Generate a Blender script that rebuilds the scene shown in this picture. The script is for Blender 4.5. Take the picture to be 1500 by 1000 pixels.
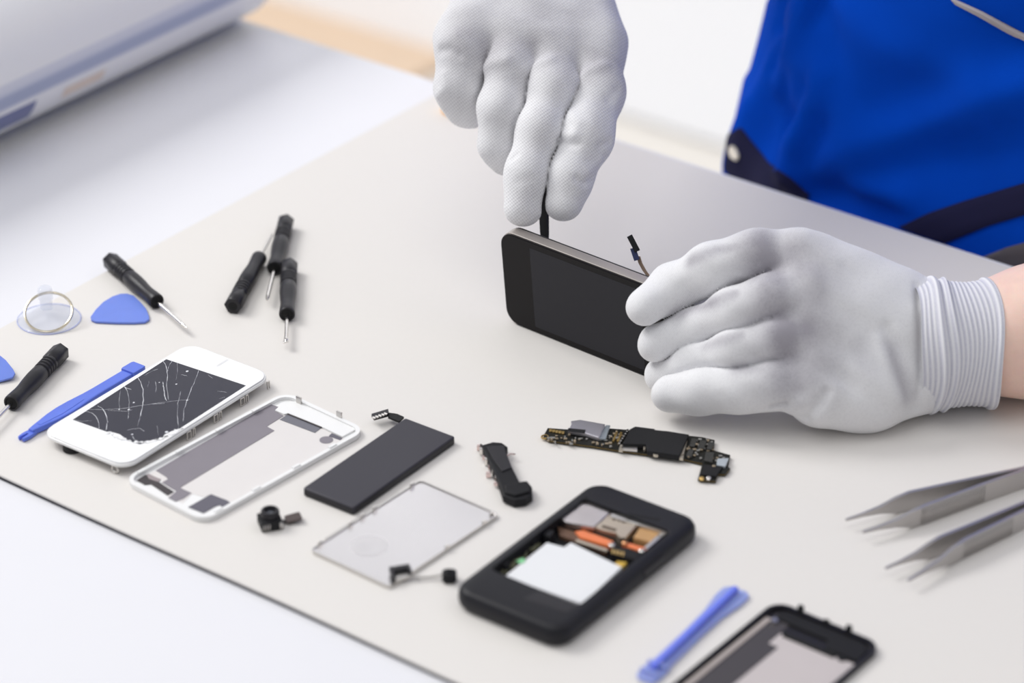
import bpy, bmesh, math, random
import numpy as np
from mathutils import Vector, Matrix
from mathutils.bvhtree import BVHTree

random.seed(7)
for o in list(bpy.data.objects):
    bpy.data.objects.remove(o)
scene = bpy.context.scene
COL = scene.collection
S = 0.001                                   # all numbers below are millimetres; the mat's top is z = 0

# ------------------------------------------------------------------ camera
F_PX, PITCH, CAM_H = 4444.0, 0.512, 803.27
cd = bpy.data.cameras.new('camera')
cam = bpy.data.objects.new('camera', cd); COL.objects.link(cam)
cam.location = (0, 0, CAM_H * S)
cam.rotation_euler = (math.pi / 2 - PITCH, 0, 0)
cd.sensor_width = 36.0; cd.lens = F_PX * 36.0 / 1500.0
cd.clip_start = 0.05; cd.clip_end = 50
cd.dof.use_dof = True; cd.dof.focus_distance = 1.600; cd.dof.aperture_fstop = 4.5
scene.camera = cam

# ------------------------------------------------------------------ light
w = bpy.data.worlds.new('world'); scene.world = w; w.use_nodes = True
w.node_tree.nodes['Background'].inputs[0].default_value = (0.97, 0.975, 1.0, 1)
w.node_tree.nodes['Background'].inputs[1].default_value = 0.46
def area(name, loc, target, size, power, col=(1, 1, 1)):
    l = bpy.data.lights.new(name, 'AREA'); l.shape = 'RECTANGLE'; l.size, l.size_y = size
    l.energy = power; l.color = col
    o = bpy.data.objects.new(name, l); COL.objects.link(o); o.location = loc
    o.rotation_euler = (Vector(target) - Vector(loc)).to_track_quat('-Z', 'Y').to_euler()
    return o
area('window_light_left', (-2.4, 2.7, 2.45), (0, 1.5, 0), (1.6, 1.4), 86, (1, 0.99, 0.975))
area('window_light_side', (1.75, 1.75, 2.1), (0, 1.4, 0), (1.2, 1.2), 6, (0.98, 0.985, 1))
area('overhead_fill', (-0.7, 1.0, 2.6), (0.1, 1.7, 0), (2.2, 2.2), 27, (1, 1, 1))  # added soft fill from above and in front, not a known lamp
scene.view_settings.view_transform = 'Standard'; scene.view_settings.look = 'None'
scene.view_settings.gamma = 1; scene.view_settings.use_curve_mapping = False
scene.view_settings.exposure = -0.10

# ------------------------------------------------------------------ pixel helpers (1500 x 1000 frame)
FW = np.array([0, math.cos(PITCH), -math.sin(PITCH)]); RT = np.array([1., 0, 0]); UP = np.cross(RT, FW)
CP = np.array([0, 0, CAM_H])
def ray(u, v): return FW + RT * ((u - 750) / F_PX) - UP * ((v - 500) / F_PX)
def at_z(u, v, z=0.):
    d = ray(u, v); return CP + d * ((z - CAM_H) / d[2])
def at_d(u, v, d): return CP + ray(u, v) * d        # d: distance along the view axis
def at_plane(u, v, p0, n):
    r = ray(u, v); return CP + r * (np.dot(p0 - CP, n) / np.dot(r, n))

# ------------------------------------------------------------------ materials
MATS = {}
def mat(name, col, rough=.5, metal=0., spec=.5, noise=0., nscale=200., bump=0., bscale=400., trans=0., coat=0., ior=1.45, alpha=1., sss=0.):
    if name in MATS: return MATS[name]
    m = bpy.data.materials.new(name); m.use_nodes = True; nt = m.node_tree
    b = nt.nodes['Principled BSDF']; b.inputs['Base Color'].default_value = (*col, 1)
    b.inputs['Roughness'].default_value = rough; b.inputs['Metallic'].default_value = metal
    b.inputs['Specular IOR Level'].default_value = spec; b.inputs['IOR'].default_value = ior
    b.inputs['Transmission Weight'].default_value = trans; b.inputs['Coat Weight'].default_value = coat
    b.inputs['Alpha'].default_value = alpha
    if sss: b.inputs['Subsurface Weight'].default_value = sss; b.inputs['Subsurface Scale'].default_value = .004
    if noise or bump:
        tc = nt.nodes.new('ShaderNodeTexCoord')
    if noise:
        n = nt.nodes.new('ShaderNodeTexNoise'); n.inputs['Scale'].default_value = nscale; n.inputs['Detail'].default_value = 4
        nt.links.new(tc.outputs['Object'], n.inputs['Vector'])
        mx = nt.nodes.new('ShaderNodeMix'); mx.data_type = 'RGBA'
        mx.inputs[6].default_value = (*[max(0, c * (1 - noise)) for c in col], 1)
        mx.inputs[7].default_value = (*[min(1, c * (1 + noise)) for c in col], 1)
        nt.links.new(n.outputs['Fac'], mx.inputs[0]); nt.links.new(mx.outputs[2], b.inputs['Base Color'])
    if bump:
        n2 = nt.nodes.new('ShaderNodeTexNoise'); n2.inputs['Scale'].default_value = bscale; n2.inputs['Detail'].default_value = 3
        nt.links.new(tc.outputs['Object'], n2.inputs['Vector'])
        bp = nt.nodes.new('ShaderNodeBump'); bp.inputs['Strength'].default_value = bump; bp.inputs['Distance'].default_value = .0003
        nt.links.new(n2.outputs['Fac'], bp.inputs['Height']); nt.links.new(bp.outputs['Normal'], b.inputs['Normal'])
    MATS[name] = m; return m

M_TABLE = mat('white_laminate', (.785, .785, .825), .45, noise=.01, nscale=20)
M_TABLE_EDGE = mat('table_edge', (.80, .80, .88), .4, noise=.01, nscale=20)
M_MAT = mat('mat_vinyl', (.755, .728, .700), .62, spec=.3, noise=.012, nscale=300, bump=.08, bscale=1500)
M_MATDARK = mat('mat_rubber_backing', (.03, .03, .04), .7, noise=.1)
M_WALL = mat('white_paint', (.93, .94, .97), .7, noise=.01, nscale=10)
M_FLOOR = mat('pale_floor', (.84, .80, .74), .5, noise=.03, nscale=6)
M_BEIGE = mat('beige_wood', (.78, .60, .44), .5, noise=.05, nscale=15)
M_BLACK = mat('black_plastic', (.017, .016, .020), .38, spec=.4, noise=.1, bump=.1, bscale=900)
M_BLACKM = mat('black_matte', (.012, .012, .014), .6, spec=.3, noise=.1)
M_HOLE = mat('black_recess', (.006, .006, .007), .8, noise=.1)
M_STEEL = mat('steel', (.62, .60, .58), .3, 1., noise=.04, nscale=60)
M_STEELD = mat('brushed_steel', (.50, .48, .46), .36, 1., noise=.06, nscale=90, bump=.1, bscale=600)
M_CHROME = mat('bright_steel', (.78, .75, .72), .16, 1., noise=.02)
M_WHITE = mat('white_plastic', (.84, .84, .84), .3, coat=.3, noise=.01)
M_WHITEGL = mat('white_glass', (.88, .88, .89), .12, coat=.5, noise=.005)
M_BLUE = mat('blue_plastic', (.115, .19, .72), .42, noise=.08, nscale=120, sss=.15)
M_BLUEPICK = mat('blue_nylon', (.16, .25, .74), .45, noise=.05, nscale=150, bump=.1, sss=.15)
M_GOLD = mat('gold_contact', (.75, .52, .2), .3, 1., noise=.05)
M_PCB = mat('black_circuit_board', (.012, .012, .010), .4, spec=.3, noise=.5, nscale=400)
M_SKIN = mat('skin', (.93, .65, .55), .5, noise=.10, nscale=120, bump=.4, bscale=700, sss=.3)
M_HAIR = mat('brown_hair', (.05, .03, .02), .5, noise=.3)

# ------------------------------------------------------------------ mesh builder
def inset(poly, d):
    n = len(poly); P = [np.array(p[:2], float) for p in poly]
    A = sum(P[i][0] * P[(i + 1) % n][1] - P[(i + 1) % n][0] * P[i][1] for i in range(n)); sg = 1 if A > 0 else -1
    out = []
    for i in range(n):
        e1 = P[i] - P[i - 1]; e2 = P[(i + 1) % n] - P[i]
        e1 = e1 / (np.linalg.norm(e1) + 1e-9); e2 = e2 / (np.linalg.norm(e2) + 1e-9)
        n1 = np.array([-e1[1], e1[0]]) * sg; n2 = np.array([-e2[1], e2[0]]) * sg
        m = n1 + n2; l = np.dot(m, m)
        if l < .1: m = n1; k = 1
        else: k = min(2 / l, 1.6 / math.sqrt(l) * 1.4)
        out.append(P[i] + m * d * k)
    return out
def rrect(L, W, r, cx=0, cy=0, n=6):
    pts = []
    for sx, sy, a0 in ((1, 1, 0), (-1, 1, 90), (-1, -1, 180), (1, -1, 270)):
        for i in range(n + 1):
            t = math.radians(a0 + 90 * i / n)
            pts.append((cx + sx * (L / 2 - r) + r * math.cos(t), cy + sy * (W / 2 - r) + r * math.sin(t)))
    return pts
class MB:
    def __init__(s): s.v = []; s.f = []; s.flat = []
    def add(s, vs, fs, X=None):
        b = len(s.v)
        for p in vs:
            p = Vector((float(p[0]), float(p[1]), float(p[2])))
            s.v.append(X @ p if X is not None else p)
        for f in fs: s.f.append([b + i for i in f])
        return s
    def prism(s, poly, z0, z1, bev=0., X=None, bb=None):
        n = len(poly); bb = bev if bb is None else bb
        poly = [tuple(p[:2]) for p in poly]
        A = sum(poly[i][0] * poly[(i + 1) % n][1] - poly[(i + 1) % n][0] * poly[i][1] for i in range(n))
        if A < 0: poly = poly[::-1]
        rings = []
        if bb: rings.append([(p[0], p[1], z0) for p in inset(poly, bb)]); rings.append([(p[0], p[1], z0 + bb) for p in poly])
        else: rings.append([(p[0], p[1], z0) for p in poly])
        if bev:
            rings.append([(p[0], p[1], z1 - bev) for p in poly])
            q = inset(poly, bev * .3); rings.append([(p[0], p[1], z1 - bev * .3) for p in q])
            rings.append([(p[0], p[1], z1) for p in inset(poly, bev)])
        else: rings.append([(p[0], p[1], z1) for p in poly])
        return s.loft(rings, X, True)
    def loft(s, rings, X=None, cap=True, closed=True):
        n = len(rings[0]); vs = [p for r in rings for p in r]; fs = []
        for k in range(len(rings) - 1):
            for i in range(n if closed else n - 1):
                j = (i + 1) % n
                fs.append([k * n + i, k * n + j, (k + 1) * n + j, (k + 1) * n + i])
        if cap: s.flat += [len(s.f) + len(fs), len(s.f) + len(fs) + 1]; fs.append(list(range(n))[::-1]); fs.append([(len(rings) - 1) * n + i for i in range(n)])
        return s.add(vs, fs, X)
    def box(s, x0, x1, y0, y1, z0, z1, bev=0., X=None):
        return s.prism([(x0, y0), (x1, y0), (x1, y1), (x0, y1)], z0, z1, bev, X)
    def frame(s, outer, inner, z0, z1, X=None):
        n = len(outer)
        vs = [(p[0], p[1], z0) for p in outer] + [(p[0], p[1], z1) for p in outer] + [(p[0], p[1], z1) for p in inner] + [(p[0], p[1], z0) for p in inner]
        fs = []
        for i in range(n):
            j = (i + 1) % n
            for k in range(4):
                a, b = k * n, ((k + 1) % 4) * n
                fs.append([a + i, a + j, b + j, b + i])
        return s.add(vs, fs, X)
    def lathe(s, prof, n=24, X=None, axis='x', cap=True):
        rings = []
        for (a, r) in prof:
            ring = []
            for i in range(n):
                t = 2 * math.pi * i / n; c, q = r * math.cos(t), r * math.sin(t)
                ring.append((a, c, q) if axis == 'x' else (c, q, a))
            rings.append(ring)
        return s.loft(rings, X, cap)
    def tube(s, path, r, n=10, X=None, flat=None):
        P = [np.array(p, float) for p in path]; rings = []
        rr = r if hasattr(r, '__len__') else [r] * len(P)
        up = np.array([0, 0, 1.])
        for i, p in enumerate(P):
            t = P[min(i + 1, len(P) - 1)] - P[max(i - 1, 0)]; t = t / np.linalg.norm(t)
            u0 = up if abs(t[2]) < .95 else np.array([1., 0, 0])
            a = np.cross(t, u0); a /= np.linalg.norm(a); b = np.cross(a, t)
            fl = flat or 1
            rings.append([tuple(p + a * rr[i] * math.cos(2 * math.pi * k / n) + b * rr[i] * fl * math.sin(2 * math.pi * k / n)) for k in range(n)])
        return s.loft(rings, X, True)
    def torus(s, R, r, n=40, m=10, X=None):
        vs = []; fs = []
        for i in range(n):
            a = 2 * math.pi * i / n
            for k in range(m):
                b = 2 * math.pi * k / m
                vs.append(((R + r * math.cos(b)) * math.cos(a), (R + r * math.cos(b)) * math.sin(a), r * math.sin(b)))
                fs.append([i * m + k, ((i + 1) % n) * m + k, ((i + 1) % n) * m + (k + 1) % m, i * m + (k + 1) % m])
        return s.add(vs, fs, X)
    def ellipsoid(s, c, r, n=16, m=10, X=None):
        prof = [(-math.cos(math.pi * i / m), math.sin(math.pi * i / m)) for i in range(m + 1)]
        prof[0] = (-1, .02); prof[-1] = (1, .02)
        rings = [[(c[0] + r[0] * q * math.cos(2 * math.pi * k / n), c[1] + r[1] * q * math.sin(2 * math.pi * k / n), c[2] + r[2] * a) for k in range(n)] for a, q in prof]
        return s.loft(rings, X, True)
    def build(s, name, m, parent=None, angle=35, smooth=True):
        me = bpy.data.meshes.new(name)
        me.from_pydata([tuple(p * S) for p in s.v], [], s.f); me.update()
        bm = bmesh.new(); bm.from_mesh(me); bmesh.ops.recalc_face_normals(bm, faces=bm.faces); bm.to_mesh(me); bm.free()
        if smooth: me.shade_smooth(); me.set_sharp_from_angle(angle=math.radians(angle))
        for k in s.flat: me.polygons[k].use_smooth = False
        me.materials.append(m)
        o = bpy.data.objects.new(name, me); COL.objects.link(o)
        if parent is not None: o.parent = parent
        return o
def tag(o, label=None, cat=None, group=None, kind=None):
    if label: o['label'] = label
    if cat: o['category'] = cat
    if group: o['group'] = group
    if kind: o['kind'] = kind
    return o
def thing(name, label, cat, loc=(0, 0, 0), rotz=0., group=None, rot=None):
    o = bpy.data.objects.new(name, None); COL.objects.link(o); o.empty_display_size = .02
    o.location = [c * S for c in loc]; o.rotation_euler = rot if rot else (0, 0, rotz)
    return tag(o, label, cat, group)
def copy_tree(o, parent=None):
    c = o.copy(); COL.objects.link(c)
    if parent is not None: c.parent = parent
    for ch in list(o.children): copy_tree(ch, c)
    return c
def local(pose, z, pts):
    x, y, a = pose; c, s_ = math.cos(a), math.sin(a); out = []
    for (u, v) in pts:
        p = at_z(u, v, z); dx, dy = p[0] - x, p[1] - y
        out.append((c * dx + s_ * dy, -s_ * dx + c * dy))
    return out
def smooth_poly(p, it=2):
    for _ in range(it):
        q = []
        for i in range(len(p)):
            a, b = np.array(p[i]), np.array(p[(i + 1) % len(p)])
            q += [tuple(a * .75 + b * .25), tuple(a * .25 + b * .75)]
        p = q
    return p

# ------------------------------------------------------------------ the setting and the table
MA = -0.649                                  # direction of the mat's long edges
US = np.array([math.cos(MA), math.sin(MA)]); NT = np.array([-math.sin(MA), math.cos(MA)])
def st(s_, t_): q = US * s_ + NT * t_; return (float(q[0]), float(q[1]))
FLOOR = -753.0
XM = Matrix.Rotation(MA, 4, 'Z')
def sbox(mb, s0, s1, t0, t1, z0, z1, bev=0.): return mb.prism([st(s0, t0), st(s1, t0), st(s1, t1), st(s0, t1)], z0, z1, bev)
tag(MB().box(-3500, 3500, -1500, 6000, FLOOR - 60, FLOOR).build('floor', M_FLOOR), kind='structure')
tag(sbox(MB(), -4200, 2600, 2740, 2840, FLOOR, 1800).build('wall_far', M_WALL), kind='structure')

# made-up window with glowing panes, added to whiten the background past the table
m = mat('frosted_glow_glass', (.8, .81, .84), .4, noise=.005)
m.node_tree.nodes['Principled BSDF'].inputs['Emission Color'].default_value = (.96, .97, 1.0, 1)
m.node_tree.nodes['Principled BSDF'].inputs['Emission Strength'].default_value = .22
wo = bpy.data.objects.new('added_glow_window', None); COL.objects.link(wo); wo.location = (*[c * S for c in st(-2100, 2738)], FLOOR * S); wo.rotation_euler = (0, 0, MA); tag(wo, kind='structure')
XW = Matrix(((1, 0, 0, 0), (0, 0, -1, 0), (0, 1, 0, 0), (0, 0, 0, 1)))
for x0_ in (-1560, -500, 560):
    MB().box(x0_, x0_ + 1000, 6, 2150, 6, 14, 0, XW).build('glow_pane', m, wo)
for x0_ in (-1590, -530, 530, 1560):
    MB().box(x0_, x0_ + 30, 0, 2180, 0, 34, 3, XW).build('added_mullion', M_WHITE, wo)
MB().box(-1590, 1590, 2150, 2190, 0, 34, 3, XW).build('added_window_head', M_WHITE, wo)

t = thing('work_table', 'white laminate table under the pale work mat', 'table', (*st(-900, 1100), FLOOR))
tz = -FLOOR; tl = st(-900, 1100)
def tbox(s0, s1, t0, t1, z0, z1, bev=0.):
    return MB().prism([tuple(np.array(st(a, b)) - tl) for a, b in ((s0, t0), (s1, t0), (s1, t1), (s0, t1))], z0, z1, bev)
tbox(-1700, -250, 560, 1385, tz - 31, tz - 3, 1.5).build('tabletop', M_TABLE, t)
for a, b in ((-1650, 610), (-1650, 1335), (-300, 610), (-300, 1335)):
    tbox(a - 22, a + 22, b - 22, b + 22, 0, tz - 31, 2).build('leg', M_STEEL, t)

t = thing('work_mat', 'thin cream work mat with a dark underside under all the phone parts', 'mat', (*st(-700, 1120), -3))
ml = st(-700, 1120)
def matpoly(grow=0):
    pts = [(-1095 - grow, 875)]
    for i in range(1, 24): pts.append((-1095 + i * 33, 875 + .5 * math.sin(i * .9)))
    pts += [(-330, 875), (-330, 1377), (-1095 - grow, 1377)]
    return [tuple(np.array(st(a, b)) - ml) for a, b in pts]
MB().prism(matpoly(), .1, 1.9, 0).build('rubber_backing', M_MATDARK, t)
MB().prism(matpoly(.0), 1.9, 3.0, .3, bb=0).build('vinyl_top', M_MAT, t)

# beige board on the floor
t = thing('wooden_board', 'flat beige wooden board on the floor beyond the table', 'board', (*st(-2400, 2560), FLOOR), MA)
for k in range(3):
    MB().box(-420, 243, -160 + k * 112, -51 + k * 112, 0, 14, 2).build('plank', M_BEIGE, t)

# ------------------------------------------------------------------ the phone being opened
B0 = at_z(742, 470, 0); B1 = at_z(941, 550, 0)
PYAW = math.atan2(B1[1] - B0[1], B1[0] - B0[0]); PTILT = math.radians(6)
PM = Matrix.Translation(Vector(B0)) @ Matrix.Rotation(PYAW, 4, 'Z') @ Matrix.Rotation(PTILT, 4, 'X')
PN = np.array(PM.to_3x3() @ Vector((0, -1, 0)))        # normal of the front glass
t = thing('smartphone', 'black smartphone standing on its long edge, gripped by the gloved hands', 'phone')
t.matrix_world = Matrix.Translation(Vector(B0) * S) @ Matrix.Rotation(PYAW, 4, 'Z') @ Matrix.Rotation(PTILT, 4, 'X')
phone = t
XF = Matrix(((1, 0, 0, 0), (0, 0, 1, 0), (0, 1, 0, 0), (0, 0, 0, 1)))   # (x, y, z) -> (x, z, y): sheets drawn in x-height, extruded in depth
def pr(L, W, r, n=7): return rrect(L, W, r, 57.6, 29.3, n)
MB().prism(pr(115.2, 58.6, 8.8), 1.5, 7.6, .3, XF).build('steel_band', mat('warm_steel', (.50, .46, .43), .38, .75, noise=.03), t)
MB().prism(pr(113.8, 57.2, 8.2), 1.0, 1.6, 0, XF).build('gasket', M_HOLE, t)
gl = MB().prism(pr(114.6, 58.0, 8.6), 0.0, 1.1, .35, XF).build('front_glass', mat('black_glass', (.006, .005, .006), .16, spec=.2, noise=.05), t)
MB().prism(rrect(75, 50.5, .4, 58.2, 29.3, 2), -.04, .3, 0, XF).build('screen', mat('dark_screen', (.021, .021, .027), .2, spec=.22, noise=.04), gl)
MB().prism(pr(114.6, 58.0, 8.6), 7.7, 9.0, .4, XF).build('back_panel', M_BLACK, t)
for k, x in enumerate((30, 38)):
    MB().lathe([(0, 2.2), (.7, 2.2), (.7, 1.8)], 16, Matrix.Translation((x, 4.5, 58.5)), 'z').build('volume_button', M_STEELD, t) if k < 0 else None
PMI = PM.inverted()
fc = [(952, 408, 1618), (944, 397, 1620), (938, 386, 1621), (935, 376, 1621)]
pts = [np.array(PMI @ Vector(at_d(*q))) for q in fc]
mb = MB(); rings = []
for p in pts:
    rings.append([(p[0] - 1.3, p[1] - .1, p[2]), (p[0] + 1.3, p[1] - .1, p[2] + .8), (p[0] + 1.3, p[1] + .1, p[2] + .8), (p[0] - 1.3, p[1] + .1, p[2])])
flex = mb.loft(rings).build('flex_cable', mat('copper_film', (.55, .40, .30), .35, .5, noise=.1), t)
def slab_px(c0, c1, wid, d, th, name, m, parent):
    a = np.array(PMI @ Vector(at_d(*c0, d))); b = np.array(PMI @ Vector(at_d(*c1, d)))
    view = np.array(PMI.to_3x3() @ Vector(FW)); e = b - a; n2 = np.cross(e, view); n2 /= np.linalg.norm(n2); vw = view / np.linalg.norm(view)
    vs = [a - n2 * wid, a + n2 * wid, b + n2 * wid, b - n2 * wid]
    return MB().loft([[tuple(q) for q in vs], [tuple(q + vw * th) for q in vs]]).build(name, m, parent)
slab_px((933, 381), (927, 363), 1.5, 1620, .6, 'flex_stiffener', mat('navy_film', (.03, .04, .12), .4, noise=.1), flex)
slab_px((934, 368), (922, 345), 1.5, 1619, 1.2, 'connector', M_BLACKM, flex)

# thin black pry tool held between the fingers, its tip behind the top edge of the phone
ptop = at_d(796, 290, 1643); pbot = at_d(798, 352, 1646)
dv = (ptop - pbot) / np.linalg.norm(ptop - pbot)
side = np.array(PM.to_3x3() @ Vector((1, 0, 0))); nb = np.cross(dv, side)
t = thing('pry_tool', 'flat black pry tool pinched between gloved fingertips behind the phone edge', 'pry tool', tuple(pbot))
rings = []
for k, hw, ht in ((-2, 2.2, .3), (4, 2.6, .8), (14, 2.6, 1.2), (40, 2.8, 1.4), (62, 2.8, 1.4)):
    c = dv * k; rings.append([tuple(c + side * a * hw + nb * b * ht) for a, b in ((-1, -1), (1, -1), (1, 1), (-1, 1))])
MB().loft(rings[:3]).build('blade', M_BLACKM, t); MB().loft(rings[2:]).build('shaft', M_BLACKM, t)

# ------------------------------------------------------------------ cracked white front assembly
ZC = 7.2
pose = (-183.0, 1352.3, .944)
t = thing('phone_front_assembly', 'white phone front with a badly cracked black screen, lying face up', 'phone front', (pose[0], pose[1], 0), pose[2])
MB().prism(rrect(115.2, 58.6, 9), ZC - 2.6, ZC - .7, .5).build('frame', M_WHITE, t)
gl = MB().prism(rrect(113.6, 57.0, 8.6), ZC - .7, ZC, .35).build('glass', M_WHITEGL, t)
sc = local(pose, ZC, [(243.6, 526), (360.3, 564.6), (264, 627), (252, 631), (241.3, 636), (238, 641), (232, 643), (220, 646), (205, 650.7), (196, 648), (187, 645), (181, 640), (175.6, 636), (166, 633), (157.5, 632.6), (106.5, 614.5)])
scr = MB().prism(sc, ZC - .3, ZC + .05).build('screen', mat('cracked_screen', (.024, .024, .040), .2, noise=.15, nscale=60, spec=.3), t)
C8 = lambda pts: [(60 + x / 4.412, 500 + y / 4.412) for x, y in pts]
cracks = [
    ([(620, 225), (645, 260), (658, 310), (662, 370), (655, 430), (640, 490)], .28),
    ([(540, 290), (560, 320), (570, 380), (568, 440), (562, 500)], .22),
    ([(365, 415), (400, 435), (420, 470), (430, 520), (420, 575)], .28),
    ([(285, 450), (330, 462), (360, 490), (375, 530), (375, 565)], .22),
    ([(785, 120), (810, 160), (818, 220), (812, 290), (825, 380)], .22), ([(850, 122), (828, 160), (816, 195)], .2),
    ([(785, 260), (795, 310), (800, 350), (812, 385)], .3), ([(738, 255), (745, 290), (742, 330)], .2),
    ([(1022, 180), (1005, 230), (975, 300), (945, 380), (925, 440), (918, 520)], .22),
    ([(300, 440), (420, 440), (520, 435), (640, 415), (740, 400), (860, 385), (960, 375)], .16),
    ([(905, 320), (885, 400), (882, 480), (888, 560)], .16), ([(515, 310), (505, 380), (508, 440)], .14),
    ([(880, 130), (882, 190), (872, 250)], .12), ([(670, 220), (720, 190), (755, 178)], .2), ([(210, 505), (260, 515), (330, 512)], .12),
    ([(540, 295), (585, 312)], .3), ([(905, 215), (945, 222)], .24), ([(560, 575), (590, 565), (640, 562), (668, 580)], .2), ([(640, 490), (625, 550)], .14),
    ([(590, 610), (615, 650)], .2), ([(750, 540), (760, 610)], .12), ([(1080, 215), (1110, 240)], .12), ([(1140, 320), (1200, 330)], .14), ([(1150, 370), (1190, 360)], .14),
    ([(720, 405), (800, 400)], .24), ([(700, 250), (690, 300)], .1), ([(430, 445), (560, 452), (590, 440)], .14)]
mb = MB()
for pl, wd in cracks:
    q = local(pose, ZC, C8(pl)); fine = []
    for i in range(len(q) - 1):
        for k in range(5):
            f = k / 5; fine.append((q[i][0] * (1 - f) + q[i + 1][0] * f + random.uniform(-.18, .18), q[i][1] * (1 - f) + q[i + 1][1] * f + random.uniform(-.18, .18)))
    fine.append(q[-1])
    rings = []
    for i, p in enumerate(fine):
        a = np.array(fine[min(i + 1, len(fine) - 1)]) - np.array(fine[max(i - 1, 0)]); a = a / (np.linalg.norm(a) + 1e-9); nn = np.array([-a[1], a[0]])
        ww = .8 * wd * random.uniform(.3, 1.0) * (1 if 0 < i < len(fine) - 1 else .2)
        rings.append([(p[0] - nn[0] * ww, p[1] - nn[1] * ww, ZC + .04), (p[0], p[1], ZC + .13), (p[0] + nn[0] * ww, p[1] + nn[1] * ww, ZC + .04)])
    mb.loft(rings)
for (x, y, r) in ((945, 193, .7), (875, 276, .5), (600, 395, .5), (945, 380, .5), (568, 440, .6), (765, 265, .35), (590, 600, .5), (505, 440, .4), (812, 585, .8)):
    q = local(pose, ZC, C8([(x, y)]))[0]; mb.ellipsoid((q[0], q[1], ZC + .05), (r * 1.3, r, .12), 8, 5)
tag(mb.build('crack_lines', mat('shattered_glass', (.80, .81, .86), .4, noise=.1, nscale=900), scr), kind='stuff')
mb = MB()
for k in range(34):
    f = k / 33; px = (157 + 108 * f, 634 + 17 * math.sin(f * math.pi) - 6 * f)
    q = local(pose, ZC, [px])[0]
    r = random.uniform(.5, 1.6); n = random.randint(4, 6); a0 = random.random() * 6
    poly = [(q[0] + random.uniform(-1, 1) + r * math.cos(a0 + 6.28 * i / n) * random.uniform(.6, 1.2), q[1] + random.uniform(-1, 1) + r * math.sin(a0 + 6.28 * i / n) * random.uniform(.6, 1.2)) for i in range(n)]
    mb.prism(poly, ZC, ZC + random.uniform(.1, .3))
tag(mb.build('glass_splinters', M_WHITEGL, gl), kind='stuff')
MB().prism(rrect(9, 1.5, .7, 51, 0), ZC - .1, ZC + .03).build('earpiece', mat('pale_mesh', (.74, .74, .75), .5, noise=.05), t)
MB().lathe([(0, 5), (4.2, 5), (4.2, 4.2)], 24, Matrix.Translation((-52, 12, .3)), 'z').build('home_button_switch', M_BLACKM, t)
MB().prism(rrect(100, 52, 5), ZC - 3.8, ZC - 2.6).build('metal_backing', M_STEELD, t)
for px in ((1285, 385), (1322, 370), (1118, 495), (1156, 480), (952, 608), (990, 590), (1437, 272)):
    q = local(pose, 2.5, C8([px]))[0]
    mb = MB(); w2 = 1.7 if px[0] in (1285, 1118, 952) else 1.0
    mb.frame([(q[0] + a, b) for a, b in ((-w2, .6), (w2, .6), (w2, 5.2), (-w2, 5.2))], [(q[0] + a, b) for a, b in ((-w2 + .5, 1.1), (w2 - .5, 1.1), (w2 - .5, 4.7), (-w2 + .5, 4.7))], -30.0, -29.4, Matrix(((1, 0, 0, 0), (0, 0, 1, 0), (0, 1, 0, 0), (0, 0, 0, 1))))
    mb.build('clip', M_STEEL, t)
mb = MB(); q = local(pose, 2, [(190, 686)])[0]
mb.torus(2.0, .5, 16, 6, Matrix.Translation((-56.2, -21, 2.5)) @ Matrix.Rotation(math.pi / 2, 4, 'Y')); mb.build('screw_lug', M_STEEL, t)

# ------------------------------------------------------------------ white back cover
pose = (-134.3, 1308.3, .851); Z1 = 1.4
t = thing('phone_back_cover', 'white phone back cover, inner side up, with a wide grey film strip', 'back cover', (pose[0], pose[1], 0), pose[2])
MB().prism(rrect(113, 56.4, 7.6), 0, 1.1).build('shell', M_WHITE, t)
MB().frame(rrect(115.2, 58.6, 8.5), rrect(110.4, 54.4, 6.4), 0.2, 2.9).build('rim', M_WHITE, t)
C3 = lambda P: [(170 + x / 6.25, 640 + y / 6.25) for x, y in P]
C4 = lambda P: [(370 + x / 6.25, 560 + y / 6.25) for x, y in P]
C2 = lambda P: [(170 + x / 6.25, 560 + y / 6.25) for x, y in P]
M_PINK = mat('pale_grey_label', (.74, .71, .70), .5, noise=.02, nscale=80)
M_MAUVE = mat('mauve_grey_film', (.235, .215, .245), .5, noise=.04, nscale=100)
M_SLATE = mat('slate_film', (.115, .11, .14), .45, noise=.05)
M_BROWNF = mat('dark_brown_film', (.05, .042, .046), .5, noise=.05)
lab = C3([(365, 305), (300, 335), (290, 350), (410, 380), (420, 415), (550, 495), (470, 540), (610, 600), (700, 515), (800, 545), (870, 520), (1055, 610)]) + C4([(850, 515), (820, 505), (630, 415), (570, 455), (250, 335), (320, 292), (240, 262), (160, 200)])
MB().prism(local(pose, Z1, lab), 1.1, 1.25).build('pale_label', M_PINK, t)
MB().prism(local(pose, Z1, C3([(365, 305)]) + C4([(165, 200), (240, 225), (205, 262), (285, 305), (130, 402), (200, 440)]) + C3([(590, 460), (610, 475), (690, 510), (615, 565), (545, 588), (480, 555), (552, 495), (420, 415), (475, 385), (460, 365)])), 1.25, 1.45).build('film_strip', M_MAUVE, t)
MB().prism(local(pose, Z1, C3([(190, 395), (270, 345), (285, 352), (300, 385), (400, 415), (530, 500), (470, 532), (320, 430), (265, 437)])), 1.25, 1.5).build('antenna_film', M_BROWNF, t)
MB().prism(local(pose, Z1, C3([(280, 345), (300, 338), (410, 388), (385, 412), (300, 382)])), 1.3, 1.55).build('contact_film', mat('pinkish_film', (.33, .28, .29), .4, noise=.05), t)
MB().prism(local(pose, Z1, C3([(660, 640), (870, 522), (1020, 580), (1055, 610), (990, 650), (950, 620), (910, 632), (800, 695)])), 1.25, 1.45).build('slate_pad', M_SLATE, t)
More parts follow.
